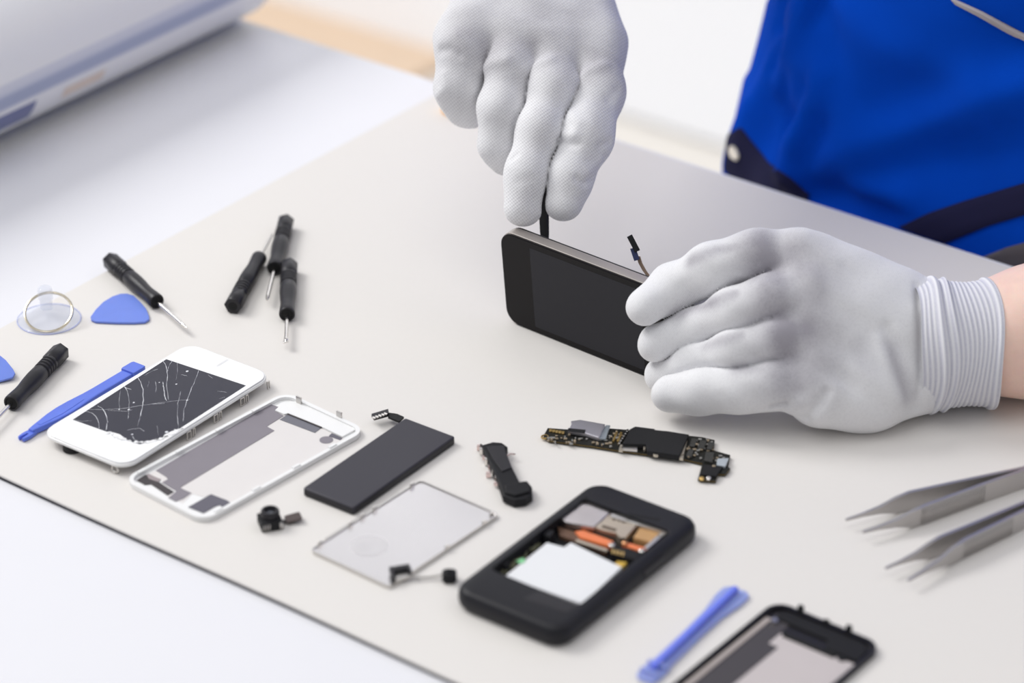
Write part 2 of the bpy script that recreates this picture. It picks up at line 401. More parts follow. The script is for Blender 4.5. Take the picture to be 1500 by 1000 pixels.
MB().prism(local(pose, Z1, C4([(250, 340), (320, 292), (630, 415), (570, 460)])), 1.25, 1.5).build('slate_pad', mat('slate_blue_film', (.16, .16, .19), .45, noise=.05), t)
MB().prism(local(pose, Z1, C4([(318, 296), (325, 288), (636, 412), (628, 420)])), 1.3, 1.9).build('pad_edge', M_BROWNF, t)
MB().prism(local(pose, Z1, C4([(698, 490), (725, 465), (822, 510), (800, 526)])), 1.25, 1.5).build('slate_pad', M_SLATE, t)
q = local(pose, Z1, C4([(675, 525)]))[0]
MB().lathe([(1.2, 3.5), (1.45, 3.5)], 24, Matrix.Translation((q[0], q[1], 0)), 'z').build('lens_dot', M_MAUVE, t)
MB().prism(local(pose, Z1, C4([(205, 262), (240, 228), (260, 190), (430, 180), (900, 380), (940, 440), (820, 505), (630, 412), (325, 290), (290, 300)])), 1.1, 2.1, .3).build('antenna_cover', M_WHITE, t)
for px in ((438, 588), (497, 610)):
    q = local(pose, 3, [px])[0]
    MB().box(q[0] - .5, q[0] + .5, q[1] - 1.7, q[1] + 1.7, 1.5, 6.0, .2).build('clip', M_STEEL, t)
for k, x in enumerate((-46, -20, 8, 34)):
    MB().box(x - 2.5, x + 2.5, 26.5, 28.4, 2.6, 3.5, .2).build('snap_tab', M_WHITE, t)
    MB().box(x - 2.5, x + 2.5, -28.4, -26.5, 2.6, 3.5, .2).build('snap_tab', M_WHITE, t)

# ------------------------------------------------------------------ battery
pose = (-66.2, 1298.1, math.radians(54.3))
t = thing('phone_battery', 'flat dark grey phone battery with a short black connector tail', 'battery', (pose[0], pose[1], 0), pose[2])
M_BATT = mat('battery_foil', (.036, .034, .046), .42, spec=.4, noise=.05, nscale=40)
MB().prism(rrect(83.5, 32, 1.2, n=3), 0, 4.6, .8).build('cell', M_BATT, t)
MB().box(-41.9, -41.0, -15.2, 15.2, .5, 3.8, .2).build('end_tape', M_BLACK, t)
MB().box(41.0, 41.9, -15.2, 15.2, .5, 3.8, .2).build('end_tape', M_BLACK, t)
MB().box(-40, 40, -16.15, -15.7, .6, 3.9, .1).build('side_tape', M_BLACK, t)
C6 = lambda P: [(360 + x / 3.409, 580 + y / 3.409) for x, y in P]
fl = MB().prism(local(pose, 4, C6([(790, 105), (765, 128), (710, 105), (712, 84), (755, 90)])), 3.2, 4.3).build('flex_tail', M_BLACKM, t)
MB().prism(local(pose, 4, C6([(712, 75), (715, 98), (640, 118), (628, 100)])), 3.3, 5.6, .3).build('connector', M_BLACK, fl)
c6 = C6([(640, 106), (655, 101), (670, 96), (685, 91), (698, 86)])
for q in local(pose, 6, c6): MB().box(q[0] - .5, q[0] + .5, q[1] - .9, q[1] + .9, 5.4, 6.0).build('contact', M_CHROME, fl)

# ------------------------------------------------------------------ metal shield plate
pose = (-51.7, 1237.8, math.radians(51.0))
t = thing('shield_plate', 'thin shiny metal shield plate with raised edges', 'metal plate', (pose[0], pose[1], 0), pose[2])
pl = MB(); pl.prism(rrect(82, 51, 3), .5, 1.3, .3); pl.build('plate', mat('satin_plate', (.74, .72, .73), .27, 1., noise=.03, nscale=30), t)
MB().frame(rrect(82, 51, 3), rrect(80.6, 49.6, 2.4), 0, 1.9).build('raised_edge', M_STEEL, t)
for x, y in ((-34, 24.9), (-12, 24.9), (-3, 24.9), (6, 24.9), (34, 24.9), (30, -24.9), (2, -24.9), (38, -23)):
    MB().box(x - 1.3, x + 1.3, y - .5, y + .5, .5, 3.4, .2).build('tab', M_CHROME, t)
MB().box(-28, 26, 25.6, 27.2, .3, 1.5, .2).build('side_strip', M_STEEL, t)
MB().lathe([(1.25, 9), (1.36, 9)], 32, Matrix.Translation((-20, 6, 0)), 'z').build('pressed_disc', mat('satin_plate_worn', (.72, .70, .71), .285, 1., noise=.06, nscale=120), t)

# connector cable lying on the plate's corner
C66 = lambda P: [(430 + x / 4.6875, 680 + y / 4.6875) for x, y in P]
o2 = at_z(590, 842, 0); pose = (o2[0], o2[1], 0.)
t = thing('cable_connector', 'small black connector with a thin grey wire ending in a black plug', 'connector', (o2[0], o2[1], 0), 0)
MB().prism(local(pose, 4, C66([(655, 715), (795, 693), (812, 735), (790, 748), (780, 722), (690, 740), (700, 785), (675, 780)])), 2.0, 5.2, .4).build('socket', M_BLACK, t)
MB().prism(local(pose, 3, C66([(700, 745), (780, 735), (800, 765), (700, 795)])), 1.4, 3.2, .3).build('metal_case', M_STEEL, t)
wp = [(*local(pose, 2, C66([p]))[0], z) for p, z in (((790, 770), 2.6), ((860, 775), 1.8), ((940, 768), 1.6), ((1010, 758), 2), ((1045, 757), 2.4))]
MB().tube(wp, .6, 8).build('wire', M_STEELD, t)
q = local(pose, 3, C66([(1070, 763)]))[0]
MB().prism(rrect(7, 6.5, 2, q[0], q[1]), 0.1, 5.2, 1.0).build('plug', M_BLACKM, t)
MB().lathe([(5.0, 1.6), (6.2, 1.4)], 12, Matrix.Translation((q[0], q[1], 0)), 'z').build('plug_tip', M_BLACKM, t)

# ------------------------------------------------------------------ camera module
o2 = at_z(396, 770, 0); pose = (o2[0], o2[1], .3)
t = thing('camera_module', 'tiny black camera module with a brown flex tab', 'camera module', (o2[0], o2[1], 0), .3)
MB().box(-5.3, 5.3, -5.3, 5.3, 0, 5.2, .5).build('housing', M_BLACKM, t)
ln = MB().lathe([(5.2, 4.6), (8.0, 4.6), (8.6, 4.2), (8.6, 3.1), (7.2, 2.7), (7.0, .2)], 28, Matrix.Translation((.4, 1.0, 0)), 'z').build('lens_barrel', M_BLACK, t)
MB().lathe([(7.05, 2.2), (7.25, 1.2), (7.3, .1)], 20, Matrix.Translation((.4, 1.0, 0)), 'z').build('lens', mat('lens_glass', (.05, .055, .07), .08, spec=.8, noise=.05), ln)
MB().box(3.6, 5.2, -5.6, -5.2, .5, 4.6).build('solder_pad', M_STEEL, t)
for x in (-4.6, -3.2, -1.8): MB().box(x, x + .7, -5.55, -5.2, .4, 4.4).build('contact', M_STEELD, t)
MB().prism([(5, -1), (9, -.5), (9, 2), (5, 2)], .6, 1.0).build('flex_neck', M_BROWNF, t)
MB().prism(rrect(8, 6.5, 1, 12, .6), .5, 1.8, .3, Matrix.Translation((0, 0, -.8)) @ Matrix.Rotation(-.14, 4, 'Y')).build('flex_tab', mat('brown_flex', (.07, .05, .048), .45, noise=.1), t)

# ------------------------------------------------------------------ speaker module
o2 = at_z(742, 690, 0); pose = (o2[0], o2[1], 0.)
t = thing('speaker_module', 'black speaker module with shiny metal contacts along one side', 'speaker module', (o2[0], o2[1], 0))
out = C6([(1170, 232), (1185, 240), (1235, 226), (1280, 230), (1308, 250), (1303, 275), (1292, 282), (1330, 350), (1368, 425), (1405, 420), (1430, 450), (1432, 490), (1400, 512), (1340, 518), (1285, 495), (1268, 440), (1225, 350)])
MB().prism(local(pose, 5, out), .2, 5.0, .9).build('housing', M_BLACKM, t)
MB().prism(local(pose, 5, C6([(1290, 455), (1360, 440), (1420, 450), (1420, 485), (1345, 505), (1295, 490)])), 4.6, 6.4, .9).build('chamber', M_BLACKM, t)
MB().prism(local(pose, 5, C6([(1200, 255), (1290, 250), (1300, 285), (1330, 360), (1280, 380), (1235, 320)])), 4.8, 5.6, .3).build('cover_tape', M_BLACK, t)
for k, p in enumerate(C6([(1166, 245), (1178, 270), (1192, 300), (1205, 320), (1222, 345), (1240, 375), (1212, 380), (1255, 410), (1250, 430)])):
    q = local(pose, 3, [p])[0]
    MB().box(q[0] - 1.2, q[0] + 1.2, q[1] - 1.0, q[1] + 1.0, .2 + (k % 3) * .5, 3.0 + (k % 2) * 1.2, .3, None).build('contact', M_CHROME if k % 2 else mat('pink_gold', (.75, .6, .58), .25, 1., noise=.05), t)
q = local(pose, 3, C6([(1300, 300), (1345, 290)]))
MB().tube([(*q[0], 3), ((q[0][0] + q[1][0]) / 2, (q[0][1] + q[1][1]) / 2 + .3, 3.6), (*q[1], 3)], .45, 6).build('antenna_wire', mat('pink_gold', (.75, .6, .58)), t)

# ------------------------------------------------------------------ logic board
o2 = at_z(925, 655, 0); pose = (o2[0], o2[1], 0.)
t = thing('logic_board', 'long narrow black circuit board with a silver can and black chip', 'circuit board', (o2[0], o2[1], 0))
CB = lambda P: [(780 + x / 4.839, 590 + y / 4.839) for x, y in P]
def bpoly(z, P): return local(pose, z, CB(P))
board = bpoly(2, [(78, 232), (108, 176), (240, 186), (560, 180), (690, 190), (1000, 220), (1200, 240), (1292, 262), (1285, 335), (1402, 368), (1385, 450), (1402, 462), (1368, 503), (1315, 500), (1298, 552), (1172, 540), (1205, 425), (1070, 395), (620, 335), (440, 305), (110, 262)])
bd = MB().prism(board, .6, 2.0, .15).build('board', M_PCB, t)
edge = MB().frame(board, inset(board, .35), .9, 1.7).build('gold_edge', mat('gold_edge', (.35, .25, .10), .4, .6, noise=.5, nscale=500), bd)
MB().prism(bpoly(4.5, [(275, 150), (272, 128), (338, 118), (515, 150), (472, 245), (375, 215), (250, 192)]), 2.0, 4.6, .4).build('shield_can', mat('lilac_foil', (.62, .60, .66), .35, .9, noise=.05), t)
MB().prism(bpoly(4.7, [(255, 178), (378, 190), (370, 214), (246, 200)]), 4.5, 4.75).build('tape', M_BLACKM, t)
MB().prism(bpoly(3, [(520, 158), (552, 160), (520, 258), (470, 255)]), 1.8, 3.4, .5).build('foil_flap', mat('blue_grey_foil', (.40, .45, .50), .35, .6, noise=.05), t)
ch = MB().prism(bpoly(5, [(690, 185), (728, 165), (865, 182), (870, 190), (960, 198), (1108, 222), (1042, 372), (815, 338), (802, 292), (640, 288)]), 2.0, 5.0, .3).build('processor_shield', M_BLACKM, t)
MB().prism(bpoly(3.6, [(640, 292), (745, 300), (742, 330), (625, 320)]), 2.0, 3.6, .2).build('shield_wall', M_STEEL, t)
for P in ([(762, 288), (805, 292), (800, 335), (788, 338), (785, 305), (765, 300)], [(622, 300), (640, 303), (640, 340), (612, 338)], [(1080, 250), (1108, 225), (1072, 370), (1045, 372)], [(815, 345), (905, 355), (900, 372), (870, 376)], [(1030, 375), (1072, 382), (1068, 400), (1025, 392)]):
    MB().prism(bpoly(3, P), 2.0, 3.6, .15).build('solder_clip', mat('beige_metal', (.55, .50, .42), .4, .8, noise=.1), t)
for k in range(6):
    x0 = 690 - k * 11; y0 = 195 + k * 17
    MB().prism(bpoly(3, [(x0 - 22, y0), (x0 - 8, y0), (x0 - 12, y0 + 12), (x0 - 26, y0 + 12)]), 2.0, 3.8).build('pad', M_CHROME, t)
for P in ([(590, 205), (605, 205), (580, 268), (565, 268)], [(622, 205), (638, 208), (612, 272), (596, 270)]):
    MB().prism(bpoly(3, P), 2.0, 3.2, .1).build('connector', M_GOLD, t)
MB().prism(bpoly(4, [(1312, 385), (1390, 382), (1366, 442), (1304, 430)]), 2.0, 3.4, .2).build('can', mat('pale_blue_metal', (.62, .68, .74), .3, .6, noise=.05), t)
MB().prism(bpoly(3, [(1215, 435), (1350, 450), (1300, 520), (1195, 505)]), 2.0, 3.0, .2).build('chip', M_BLACKM, t)
for c in ((1200, 535), (1248, 533)):
    q = bpoly(2.5, [c])[0]; MB().lathe([(2, 1.3), (2.9, 1.3), (3.1, .9)], 14, Matrix.Translation((q[0], q[1], 0)), 'z').build('test_socket', M_GOLD if c[0] < 1220 else M_CHROME, t)
q = bpoly(2, [(88, 236)])[0]
MB().torus(1.7, .5, 18, 6, Matrix.Translation((q[0], q[1], 1.6))).build('screw_hole', M_GOLD, t)
for i in range(5):
    q = bpoly(3, [(128 + i * 22, 188 + i * 4)])[0]; MB().box(q[0] - .7, q[0] + .7, q[1] - 1.1, q[1] + 1.1, 2, 2.7).build('capacitor', M_GOLD, t)
for P in ([(1130, 250), (1170, 255), (1150, 310), (1110, 305)], [(1190, 262), (1235, 268), (1215, 325), (1170, 318)], [(1248, 275), (1285, 280), (1270, 330), (1235, 325)], [(1105, 325), (1145, 330), (1130, 380), (1090, 375)], [(1230, 345), (1290, 350), (1275, 420), (1215, 405)]):
    MB().prism(bpoly(3.2, P), 2.0, 3.3, .2).build('chip', mat('chip_epoxy', (.035, .035, .033), .5, noise=.3, nscale=300), t)
mb1, mb2 = MB(), MB()
for k in range(110):
    if k < 45: u, v = random.uniform(110, 560), random.uniform(215, 285)
    elif k < 60: u, v = random.uniform(470, 640), random.uniform(200, 320)
    elif k < 95: u, v = random.uniform(1090, 1280), random.uniform(250, 400)
    else: u, v = random.uniform(1220, 1380), random.uniform(350, 470)
    if k < 45: v += (u - 110) * .05
    q = bpoly(2, [(u, v)])[0]; a, b = random.uniform(.3, .9), random.uniform(.3, .7)
    (mb1 if k % 2 else mb2).box(q[0] - a, q[0] + a, q[1] - b, q[1] + b, 2.0, 2.0 + random.uniform(.5, 1.3))
tag(mb1.build('tiny_components', mat('tan_ceramic', (.30, .24, .17), .5, noise=.4, nscale=900), t), kind='stuff')
tag(mb2.build('tiny_components', mat('solder_silver', (.45, .44, .42), .4, .8, noise=.3, nscale=900), t), kind='stuff')

# ------------------------------------------------------------------ thick black phone without its back
pose = (31.8, 1205.4, math.radians(54.0)); L, W, TH = 119.5, 63.5, 11.0
t = thing('phone_chassis', 'thick black phone lying open with silver and orange insides and white battery bay', 'phone', (pose[0], pose[1], 0), pose[2])
C7 = lambda P: [(670 + x / 4, 700 + y / 4) for x, y in P]
def c7(z, P): return local(pose, z, C7(P))
# opening corners in the phone's own frame
op = c7(TH, [(262, 570), (705, 118), (1250, 295), (735, 745)])
x0 = (op[0][0] + op[3][0]) / 2; x1 = (op[1][0] + op[2][0]) / 2; ya = max(op[0][1], op[1][1]); yb = min(op[2][1], op[3][1]); ya = (op[0][1] + op[1][1]) / 2; yb = (op[2][1] + op[3][1]) / 2
ya += 2.5
inner = rrect(x1 - x0, ya - yb, 2.5, (x0 + x1) / 2, (ya + yb) / 2)
outr = lambda d, r: rrect(L - 2 * d, W - 2 * d, r)
mb = MB()
rings = [[(p[0], p[1], z) for p in outr(d, r)] for z, d, r in ((0, 3.5, 7), (.8, 1.6, 8.5), (2.5, .4, 9.2), (5, 0, 9.5), (8, .2, 9.5), (9.8, 1.1, 9), (10.7, 2.5, 8), (TH, 4.2, 7))]
rings += [[(p[0], p[1], TH) for p in inner], [(p[0], p[1], 3.0) for p in inner]]
mb.loft(rings, None, True)
M_CASE = mat('black_case', (.013, .013, .017), .42, spec=.3, noise=.06, bump=.15, bscale=1500)
mb.build('case', M_CASE, t, 50)
MB().prism(inset(inner, .2), 3.0, 3.6).build('floor_plate', M_BLACKM, t)
MB().prism(c7(8, [(275, 575), (525, 375), (625, 402), (665, 375), (965, 520), (735, 738)]), 3.6, 8.0, .5).build('battery_bay', mat('white_bay', (.80, .81, .83), .4, noise=.01), t)
MB().prism(c7(8, [(345, 488), (385, 470), (402, 488), (372, 503)]), 7.9, 8.3).build('green_sticker', mat('green_sticker', (.25, .65, .32), .5, noise=.1), t)
MB().prism(c7(9, [(605, 240), (720, 125), (900, 200), (800, 290), (640, 262)]), 3.6, 9.4, .5).build('metal_shield', mat('wrinkled_foil', (.62, .58, .58), .3, 1., noise=.12, nscale=90, bump=.6, bscale=120), t)
MB().prism(c7(9.4, [(905, 200), (1245, 295), (1225, 320), (1040, 268), (890, 225)]), 3.6, 9.6, .4).build('shield_rail', M_STEEL, t)
MB().prism(c7(8.6, [(800, 285), (890, 208), (1060, 265), (985, 352), (950, 345), (930, 322), (850, 305)]), 3.6, 8.8, .3).build('sim_holder', mat('champagne_metal', (.60, .52, .42), .32, .85, noise=.05), t)
for P in ([(905, 235), (925, 228), (940, 240), (915, 250)], [(935, 240), (955, 236), (965, 250), (945, 256)], [(962, 250), (985, 246), (985, 262), (968, 264)], [(850, 275), (935, 300), (925, 312), (845, 290)]):
    MB().prism(c7(8.8, P), 8.8, 9.0).build('contact', mat('dark_bronze', (.16, .12, .09), .4, .6, noise=.1), t)
M_OR = mat('orange_flex', (.80, .20, .06), .35, noise=.15, nscale=200, coat=.3)
MB().prism(c7(7.4, [(690, 310), (740, 305), (915, 368), (900, 400), (720, 345)]), 5.0, 7.4, .3).build('orange_flex', M_OR, t)
MB().prism(c7(7.4, [(985, 372), (1110, 405), (1080, 425), (965, 392)]), 5.0, 7.2, .3).build('orange_flex', M_OR, t)
MB().prism(c7(8, [(1070, 285), (1190, 318), (1130, 372), (1030, 345)]), 4.0, 7.8, .3).build('amber_flex', mat('amber_flex', (.52, .30, .13), .35, noise=.15, nscale=150), t)
MB().prism(c7(8, [(1190, 318), (1225, 322), (1110, 420), (1095, 405)]), 4.0, 8.2, .3).build('steel_strip', M_STEEL, t)
MB().prism(c7(7, [(585, 272), (690, 305), (720, 345), (890, 410), (870, 425), (600, 325)]), 3.6, 6.2, .3).build('brown_rail', mat('brown_rail', (.16, .09, .06), .4, .4, noise=.2, nscale=200), t)
MB().prism(c7(7, [(700, 355), (885, 415), (875, 428), (690, 368)]), 6.0, 6.9, .2).build('tan_strip', mat('champagne_metal', (.6, .52, .42)), t)
MB().prism(c7(8, [(905, 400), (1000, 410), (1085, 440), (1040, 480), (900, 440)]), 3.6, 8.2, .4).build('connector_block', M_BLACKM, t)
for k in range(4):
    MB().prism(c7(8.3, [(908 + k * 20, 418 + k * 5), (918 + k * 20, 420 + k * 5), (912 + k * 20, 444 + k * 5), (902 + k * 20, 440 + k * 5)]), 8.2, 8.6).build('pin', M_GOLD, t)
MB().prism(c7(7, [(935, 485), (995, 492), (965, 522), (920, 505)]), 3.6, 7.0, .2).build('yellow_tape', mat('yellow_tape', (.62, .40, .06), .4, noise=.1), t)
for c, r in (((905, 390), 1.8), ((980, 380), 1.5), ((1080, 425), 1.7), ((1222, 308), 1.6)):
    q = c7(8, [c])[0]; MB().ellipsoid((q[0], q[1], 7.8), (r, r, 1.0), 12, 6).build('screw', M_CHROME if r != 1.5 else mat('copper', (.8, .4, .2), .3, 1., noise=.05), t)
for P in ([(430, 330), (480, 340), (440, 375), (400, 362)], [(530, 300), (570, 310), (545, 345), (505, 330)], [(275, 480), (310, 488), (290, 510), (255, 505)]):
    MB().prism(c7(9, P), 3.6, 9.2, .3).build('latch', M_BLACKM, t)
mb = MB()
for k in range(26):
    f = random.random(); u = 260 + 270 * f + random.uniform(-12, 14); v = 555 - 205 * f + random.uniform(-10, 10)
    q = c7(5, [(u, v)])[0]; mb.box(q[0] - .8, q[0] + .8, q[1] - .5, q[1] + .5, 3.6, 5.2 + random.random())
tag(mb.build('tiny_components', mat('olive_parts', (.20, .20, .13), .5, noise=.5, nscale=500), t), kind='stuff')
MB().prism(c7(TH, [(385, 705), (640, 790), (720, 745), (480, 660)]), TH - .1, TH + .12).build('lower_label', M_BLACK, t)
MB().prism(c7(TH, [(1000, 205), (1190, 240), (1180, 250), (990, 218)]), TH - .1, TH + .06).build('slot', M_HOLE, t)
q = c7(TH, [(755, 118)])[0]; MB().lathe([(TH - .1, 1.2), (TH + .08, 1.2)], 14, Matrix.Translation((q[0], q[1], 0)), 'z').build('screw_well', M_HOLE, t)
MB().box(8, 26, -W / 2 - .35, -W / 2 + .6, 5.2, 8.4, .3).build('side_button', M_BLACK, t)

# ------------------------------------------------------------------ black back cover, front right
pose = (111.3, 1113.7, .911); Z1 = 1.6
t = thing('phone_back_cover', 'black-rimmed phone back cover with pale inner label at the mat front', 'back cover', (pose[0], pose[1], 0), pose[2])
C9 = lambda P: [(900 + x / 3.75, 840 + y / 3.75) for x, y in P]
MB().prism(rrect(113, 56.4, 7.6), 0, 1.2).build('shell', M_BLACK, t)
MB().frame(rrect(115.2, 58.6, 8.5), rrect(111, 55.0, 6.4), 0.2, 3.2).build('rim', M_BLACK, t)
def p9(P): return local(pose, Z1, C9(P))
a9 = p9([(800, 245), (905, 262), (945, 290), (1175, 405), (1340, 455), (1300, 520), (660, 600), (330, 600)])
MB().prism([(-52, -26), (38.5, -26), (38.5, 26), (-52, 26)], 1.2, 1.3).build('pale_label', mat('pinkish_grey_label', (.56, .51, .51), .5, noise=.03, nscale=60), t)
e9 = p9([(800, 235), (900, 255), (915, 300), (850, 375), (905, 405), (690, 575)])
yl = e9[5][1]; ym = e9[3][1]; xt = e9[2][0]; xm = e9[4][0]
MB().prism([(-50, yl), (xm, yl), (xm, ym), (xt + 4, ym), (xt + 9, 24), (-50, 22.8)], 1.3, 1.5).build('film_strip', mat('charcoal_film', (.060, .054, .060), .5, noise=.05), t)
MB().prism([(-50, 23.2), (45, 23.2), (45, 26.2), (-50, 26.2)], 1.3, 2.0, .2).build('side_label', mat('taupe_strip', (.42, .37, .35), .45, noise=.05), t)
MB().prism([(xt + 4.5, ym - 1), (xt + 5, 22), (52, 23), (54, 18), (54, -20), (50, -26), (40, -26.5), (40, -9), (xt + 4.5, -7)], 1.3, 2.6, .3).build('antenna_cover', M_BLACKM, t)
MB().prism([(40, -4), (40, -16), (36.5, -16), (36.5, 12), (40, 14)], 1.3, 1.9).build('recess_strip', M_HOLE, t)
q = p9([(1252, 465)])[0]; MB().lathe([(1.3, 2.2), (1.9, 2.2)], 18, Matrix.Translation((q[0], q[1], 0)), 'z').build('lens_ring', M_BLACKM, t)
q = p9([(880, 265)])[0]; MB().lathe([(1.3, 1.6), (2.9, 1.6)], 14, Matrix.Translation((q[0], q[1], 0)), 'z').build('metal_post', M_STEEL, t)
for c in ((1018, 210), (1160, 268), (1296, 308)):
    q = local(pose, 3, C9([c]))[0]; MB().box(56.3, 58.0, q[1] - 1.3, q[1] + 1.3, 1.0, 6.2 if c[0] != 1160 else 4.2, .4).build('clip', M_BLACKM, t)

# ------------------------------------------------------------------ blue pry bars
def bar(prof, z0, z1, bev): 
    up_ = [(x, hw) for x, hw in prof]; dn = [(x, -hw) for x, hw in prof[::-1]]
    return MB().prism(up_ + dn, z0, z1, bev)
a = at_z(33, 640, 2); b = at_z(203, 539, 2); ang = math.atan2(b[1] - a[1], b[0] - a[0])
t = thing('pry_bar', 'solid blue plastic pry bar lying beside the cracked phone front', 'pry bar', (a[0], a[1], 0), ang)
bar([(6, 1.6), (10, 2.4), (15, 3.2), (22, 4.4), (30, 5.0), (38, 4.8), (48, 3.9), (56, 3.6), (79, 3.6)], .3, 3.8, .8).build('shaft', M_BLUE, t)
bar([(79, 4.3), (80, 4.7), (87, 4.7), (88.5, 4.0)], .1, 4.6, .6).build('end_cap', M_BLUE, t)
MB().prism([(8, 2.2), (3, 2.7), (-1, 2.2), (-1.5, .9), (4, .5), (4, -.5), (-1.5, -.9), (-1, -2.2), (3, -2.7), (8, -2.2)], .3, 2.4, .3).build('forked_tip', M_BLUE, t)
bar([(12, 1.2), (28, 2.6), (44, 1.6)], 3.7, 4.0, .1).build('raised_panel', M_BLUE, t)
M_BLUET = mat('translucent_blue', (.44, .53, 1.0), .35, noise=.06, nscale=100, trans=.3, sss=.2, alpha=.8)
a = at_z(948, 990, 2); b = at_z(1078, 866, 2); ang = math.atan2(b[1] - a[1], b[0] - a[0]); LL = math.hypot(b[0] - a[0], b[1] - a[1])
t = thing('pry_bar', 'translucent blue ribbed pry bar beside the black back cover', 'pry bar', (a[0], a[1], 0), ang)
bar([(-3, 3.2), (0, 5.4), (9, 5.6), (14, 4.6), (40, 4.4), (60, 5.0), (LL - 8, 7.0), (LL, 7.0), (LL + 3, 4.6)], .2, 2.0, .5).build('flange', M_BLUET, t)
bar([(4, 1.3), (LL, 1.3)], 1.9, 5.2, .5).build('rib', mat('deep_blue', (.16, .22, .86), .4, noise=.05, sss=.1), t)
for x, wd in ((2, 4.6), (9, 4.8)):
    MB().box(x - .9, x + .9, -wd, wd, 1.9, 4.2, .4).build('cross_rib', M_BLUET, t)

# ------------------------------------------------------------------ picks
P6 = lambda P: [(x / 3.571, 360 + y / 3.571) for x, y in P]
o2 = at_z(180, 458, 0); pose = (o2[0], o2[1], 0.)
pk = local(pose, 1.2, P6([(474, 372), (478, 388), (500, 397), (600, 402), (700, 403), (760, 399), (781, 385), (780, 368), (765, 330), (735, 295), (700, 262), (665, 251), (630, 252), (590, 265), (540, 295), (500, 335)]))
t = tag(MB().prism(pk, .2, 1.6, .35).build('opening_pick', M_BLUEPICK), 'whole blue triangular opening pick beside a screwdriver', 'pick')
t.location = (o2[0] * S, o2[1] * S, 0)
o3 = at_z(4, 548, 0)
t = MB().prism([(p[0] * .95, p[1] * .95) for p in pk], .2, 1.6, .35).build('opening_pick', M_BLUEPICK)
tag(t, 'blue opening pick cut off by the left edge of the picture', 'pick')
t.location = ((o3[0] - 9.5) * S, (o3[1] + 0.5) * S, 3.0 * S); t.rotation_euler = (.22, -.04, .30)

# ------------------------------------------------------------------ screwdrivers
def screwdriver(label, cap_px, end_px, blade, tip, roll=0.3):
    a = at_z(*cap_px, 4.6); b = at_z(*end_px, 4.2); ang = math.atan2(b[1] - a[1], b[0] - a[0])
    t = thing('screwdriver', label, 'screwdriver', (a[0], a[1], 0), ang, 'black precision screwdrivers')
    XT = Matrix.Translation((0, 0, 4.75)) @ Matrix.Rotation(roll, 4, 'X')
    h = MB(); h.lathe([(0, 4.6), (.5, 5.1), (13, 5.1), (13.6, 4.7)], 6, XT); cap = h.build('hex_cap', M_BLACK, t, 25)
    MB().lathe([(-.05, 2.6), (.3, 2.6), (.3, 1.2)], 16, XT).build('cap_dimple', M_HOLE, cap)
    g = [(13.4, 4.5)]
    for k in range(4): g += [(14.2 + k * 2.6, 4.7), (15.3 + k * 2.6, 4.7), (15.7 + k * 2.6, 4.15), (16.4 + k * 2.6, 4.15)]
    g += [(25, 4.6), (32, 4.75), (38, 4.5), (44, 4.0), (48, 3.95), (54, 4.3), (57.6, 4.45), (58.4, 4.2), (58.4, 3.4), (57.4, 3.2)]
    MB().lathe(g, 28, XT).build('handle', M_BLACK, t)
    MB().lathe([(57.0, 3.3), (58.0, 3.2), (58.1, .9)], 20, XT).build('collar', M_HOLE, t)
    if tip == 'flat': pr_ = [(57, 1.05), (58 + blade - 5, 1.05), (58 + blade - 4, 1.3), (58 + blade - 2, 1.3), (58 + blade, .5)]
    elif tip == 'thin': pr_ = [(57, .9), (58 + blade - 10, .85), (58 + blade, .4)]
    else: pr_ = [(57, 1.1), (58 + blade - 6, 1.1), (58 + blade - 4, 1.15), (58 + blade - 2.5, .8), (58 + blade, .35)]
    MB().lathe(pr_, 12, XT).build('blade', M_CHROME, t)
    if tip == 'flat':
        MB().box(58 + blade - 2.4, 58 + blade + .6, -1.5, 1.5, -.35, .35, .1, XT).build('blade_tip', M_CHROME, t)
    return t
screwdriver('black screwdriver lying furthest back, silver tip towards the viewer, in the group of three', (419, 324), (403, 391), 38, 'round')
screwdriver('black screwdriver with its hex cap end towards the viewer and thin blade away', (341, 449), (376, 386), 30, 'thin', .1)
screwdriver('black screwdriver of the group of three with a flat blade pointing straight down', (423.5, 388), (420.5, 462), 31, 'flat')
screwdriver('black screwdriver lying just above the whole blue pick', (161, 381), (230, 443), 36, 'round', .6)
screwdriver('black screwdriver left of the cracked phone, its blade leaving the picture', (90, 514), (25, 583), 34, 'round', .5)

# ------------------------------------------------------------------ suction cup with ring
M_CLEAR = mat('clear_vinyl', (.80, .85, 1.0), .08, alpha=.25, spec=.8, noise=.01)
o2 = at_z(72, 468, 0)
t = thing('suction_cup', 'clear suction cup with a metal pull ring', 'suction cup', (o2[0], o2[1], 0))
MB().lathe([(.1, 17.5), (.6, 17.6), (1.6, 15), (3.0, 10), (4.4, 5), (5.0, 3.4), (5.0, .1)], 40, None, 'z').build('cup', M_CLEAR, t)
MB().lathe([(4.2, 3.6), (9.5, 3.4), (10, 4.0), (14.5, 4.2), (16.5, 3.6), (17.2, 2.0), (17.3, .1)], 24, Matrix.Translation((-2, 6, 0)), 'z').build('knob', M_CLEAR, t)
MB().torus(17.3, .35, 56, 6, Matrix.Translation((0, 0, .45))).build('rim', mat('clear_blue_edge', (.55, .60, .95), .15, alpha=.45, noise=.01), t)
MB().torus(12.9, .75, 56, 8, Matrix.Translation((.8, -4.2, 7.0)) @ Matrix.Rotation(math.radians(27), 4, 'X')).build('pull_ring', mat('brass_ring', (.66, .60, .48), .25, 1., noise=.03), t)

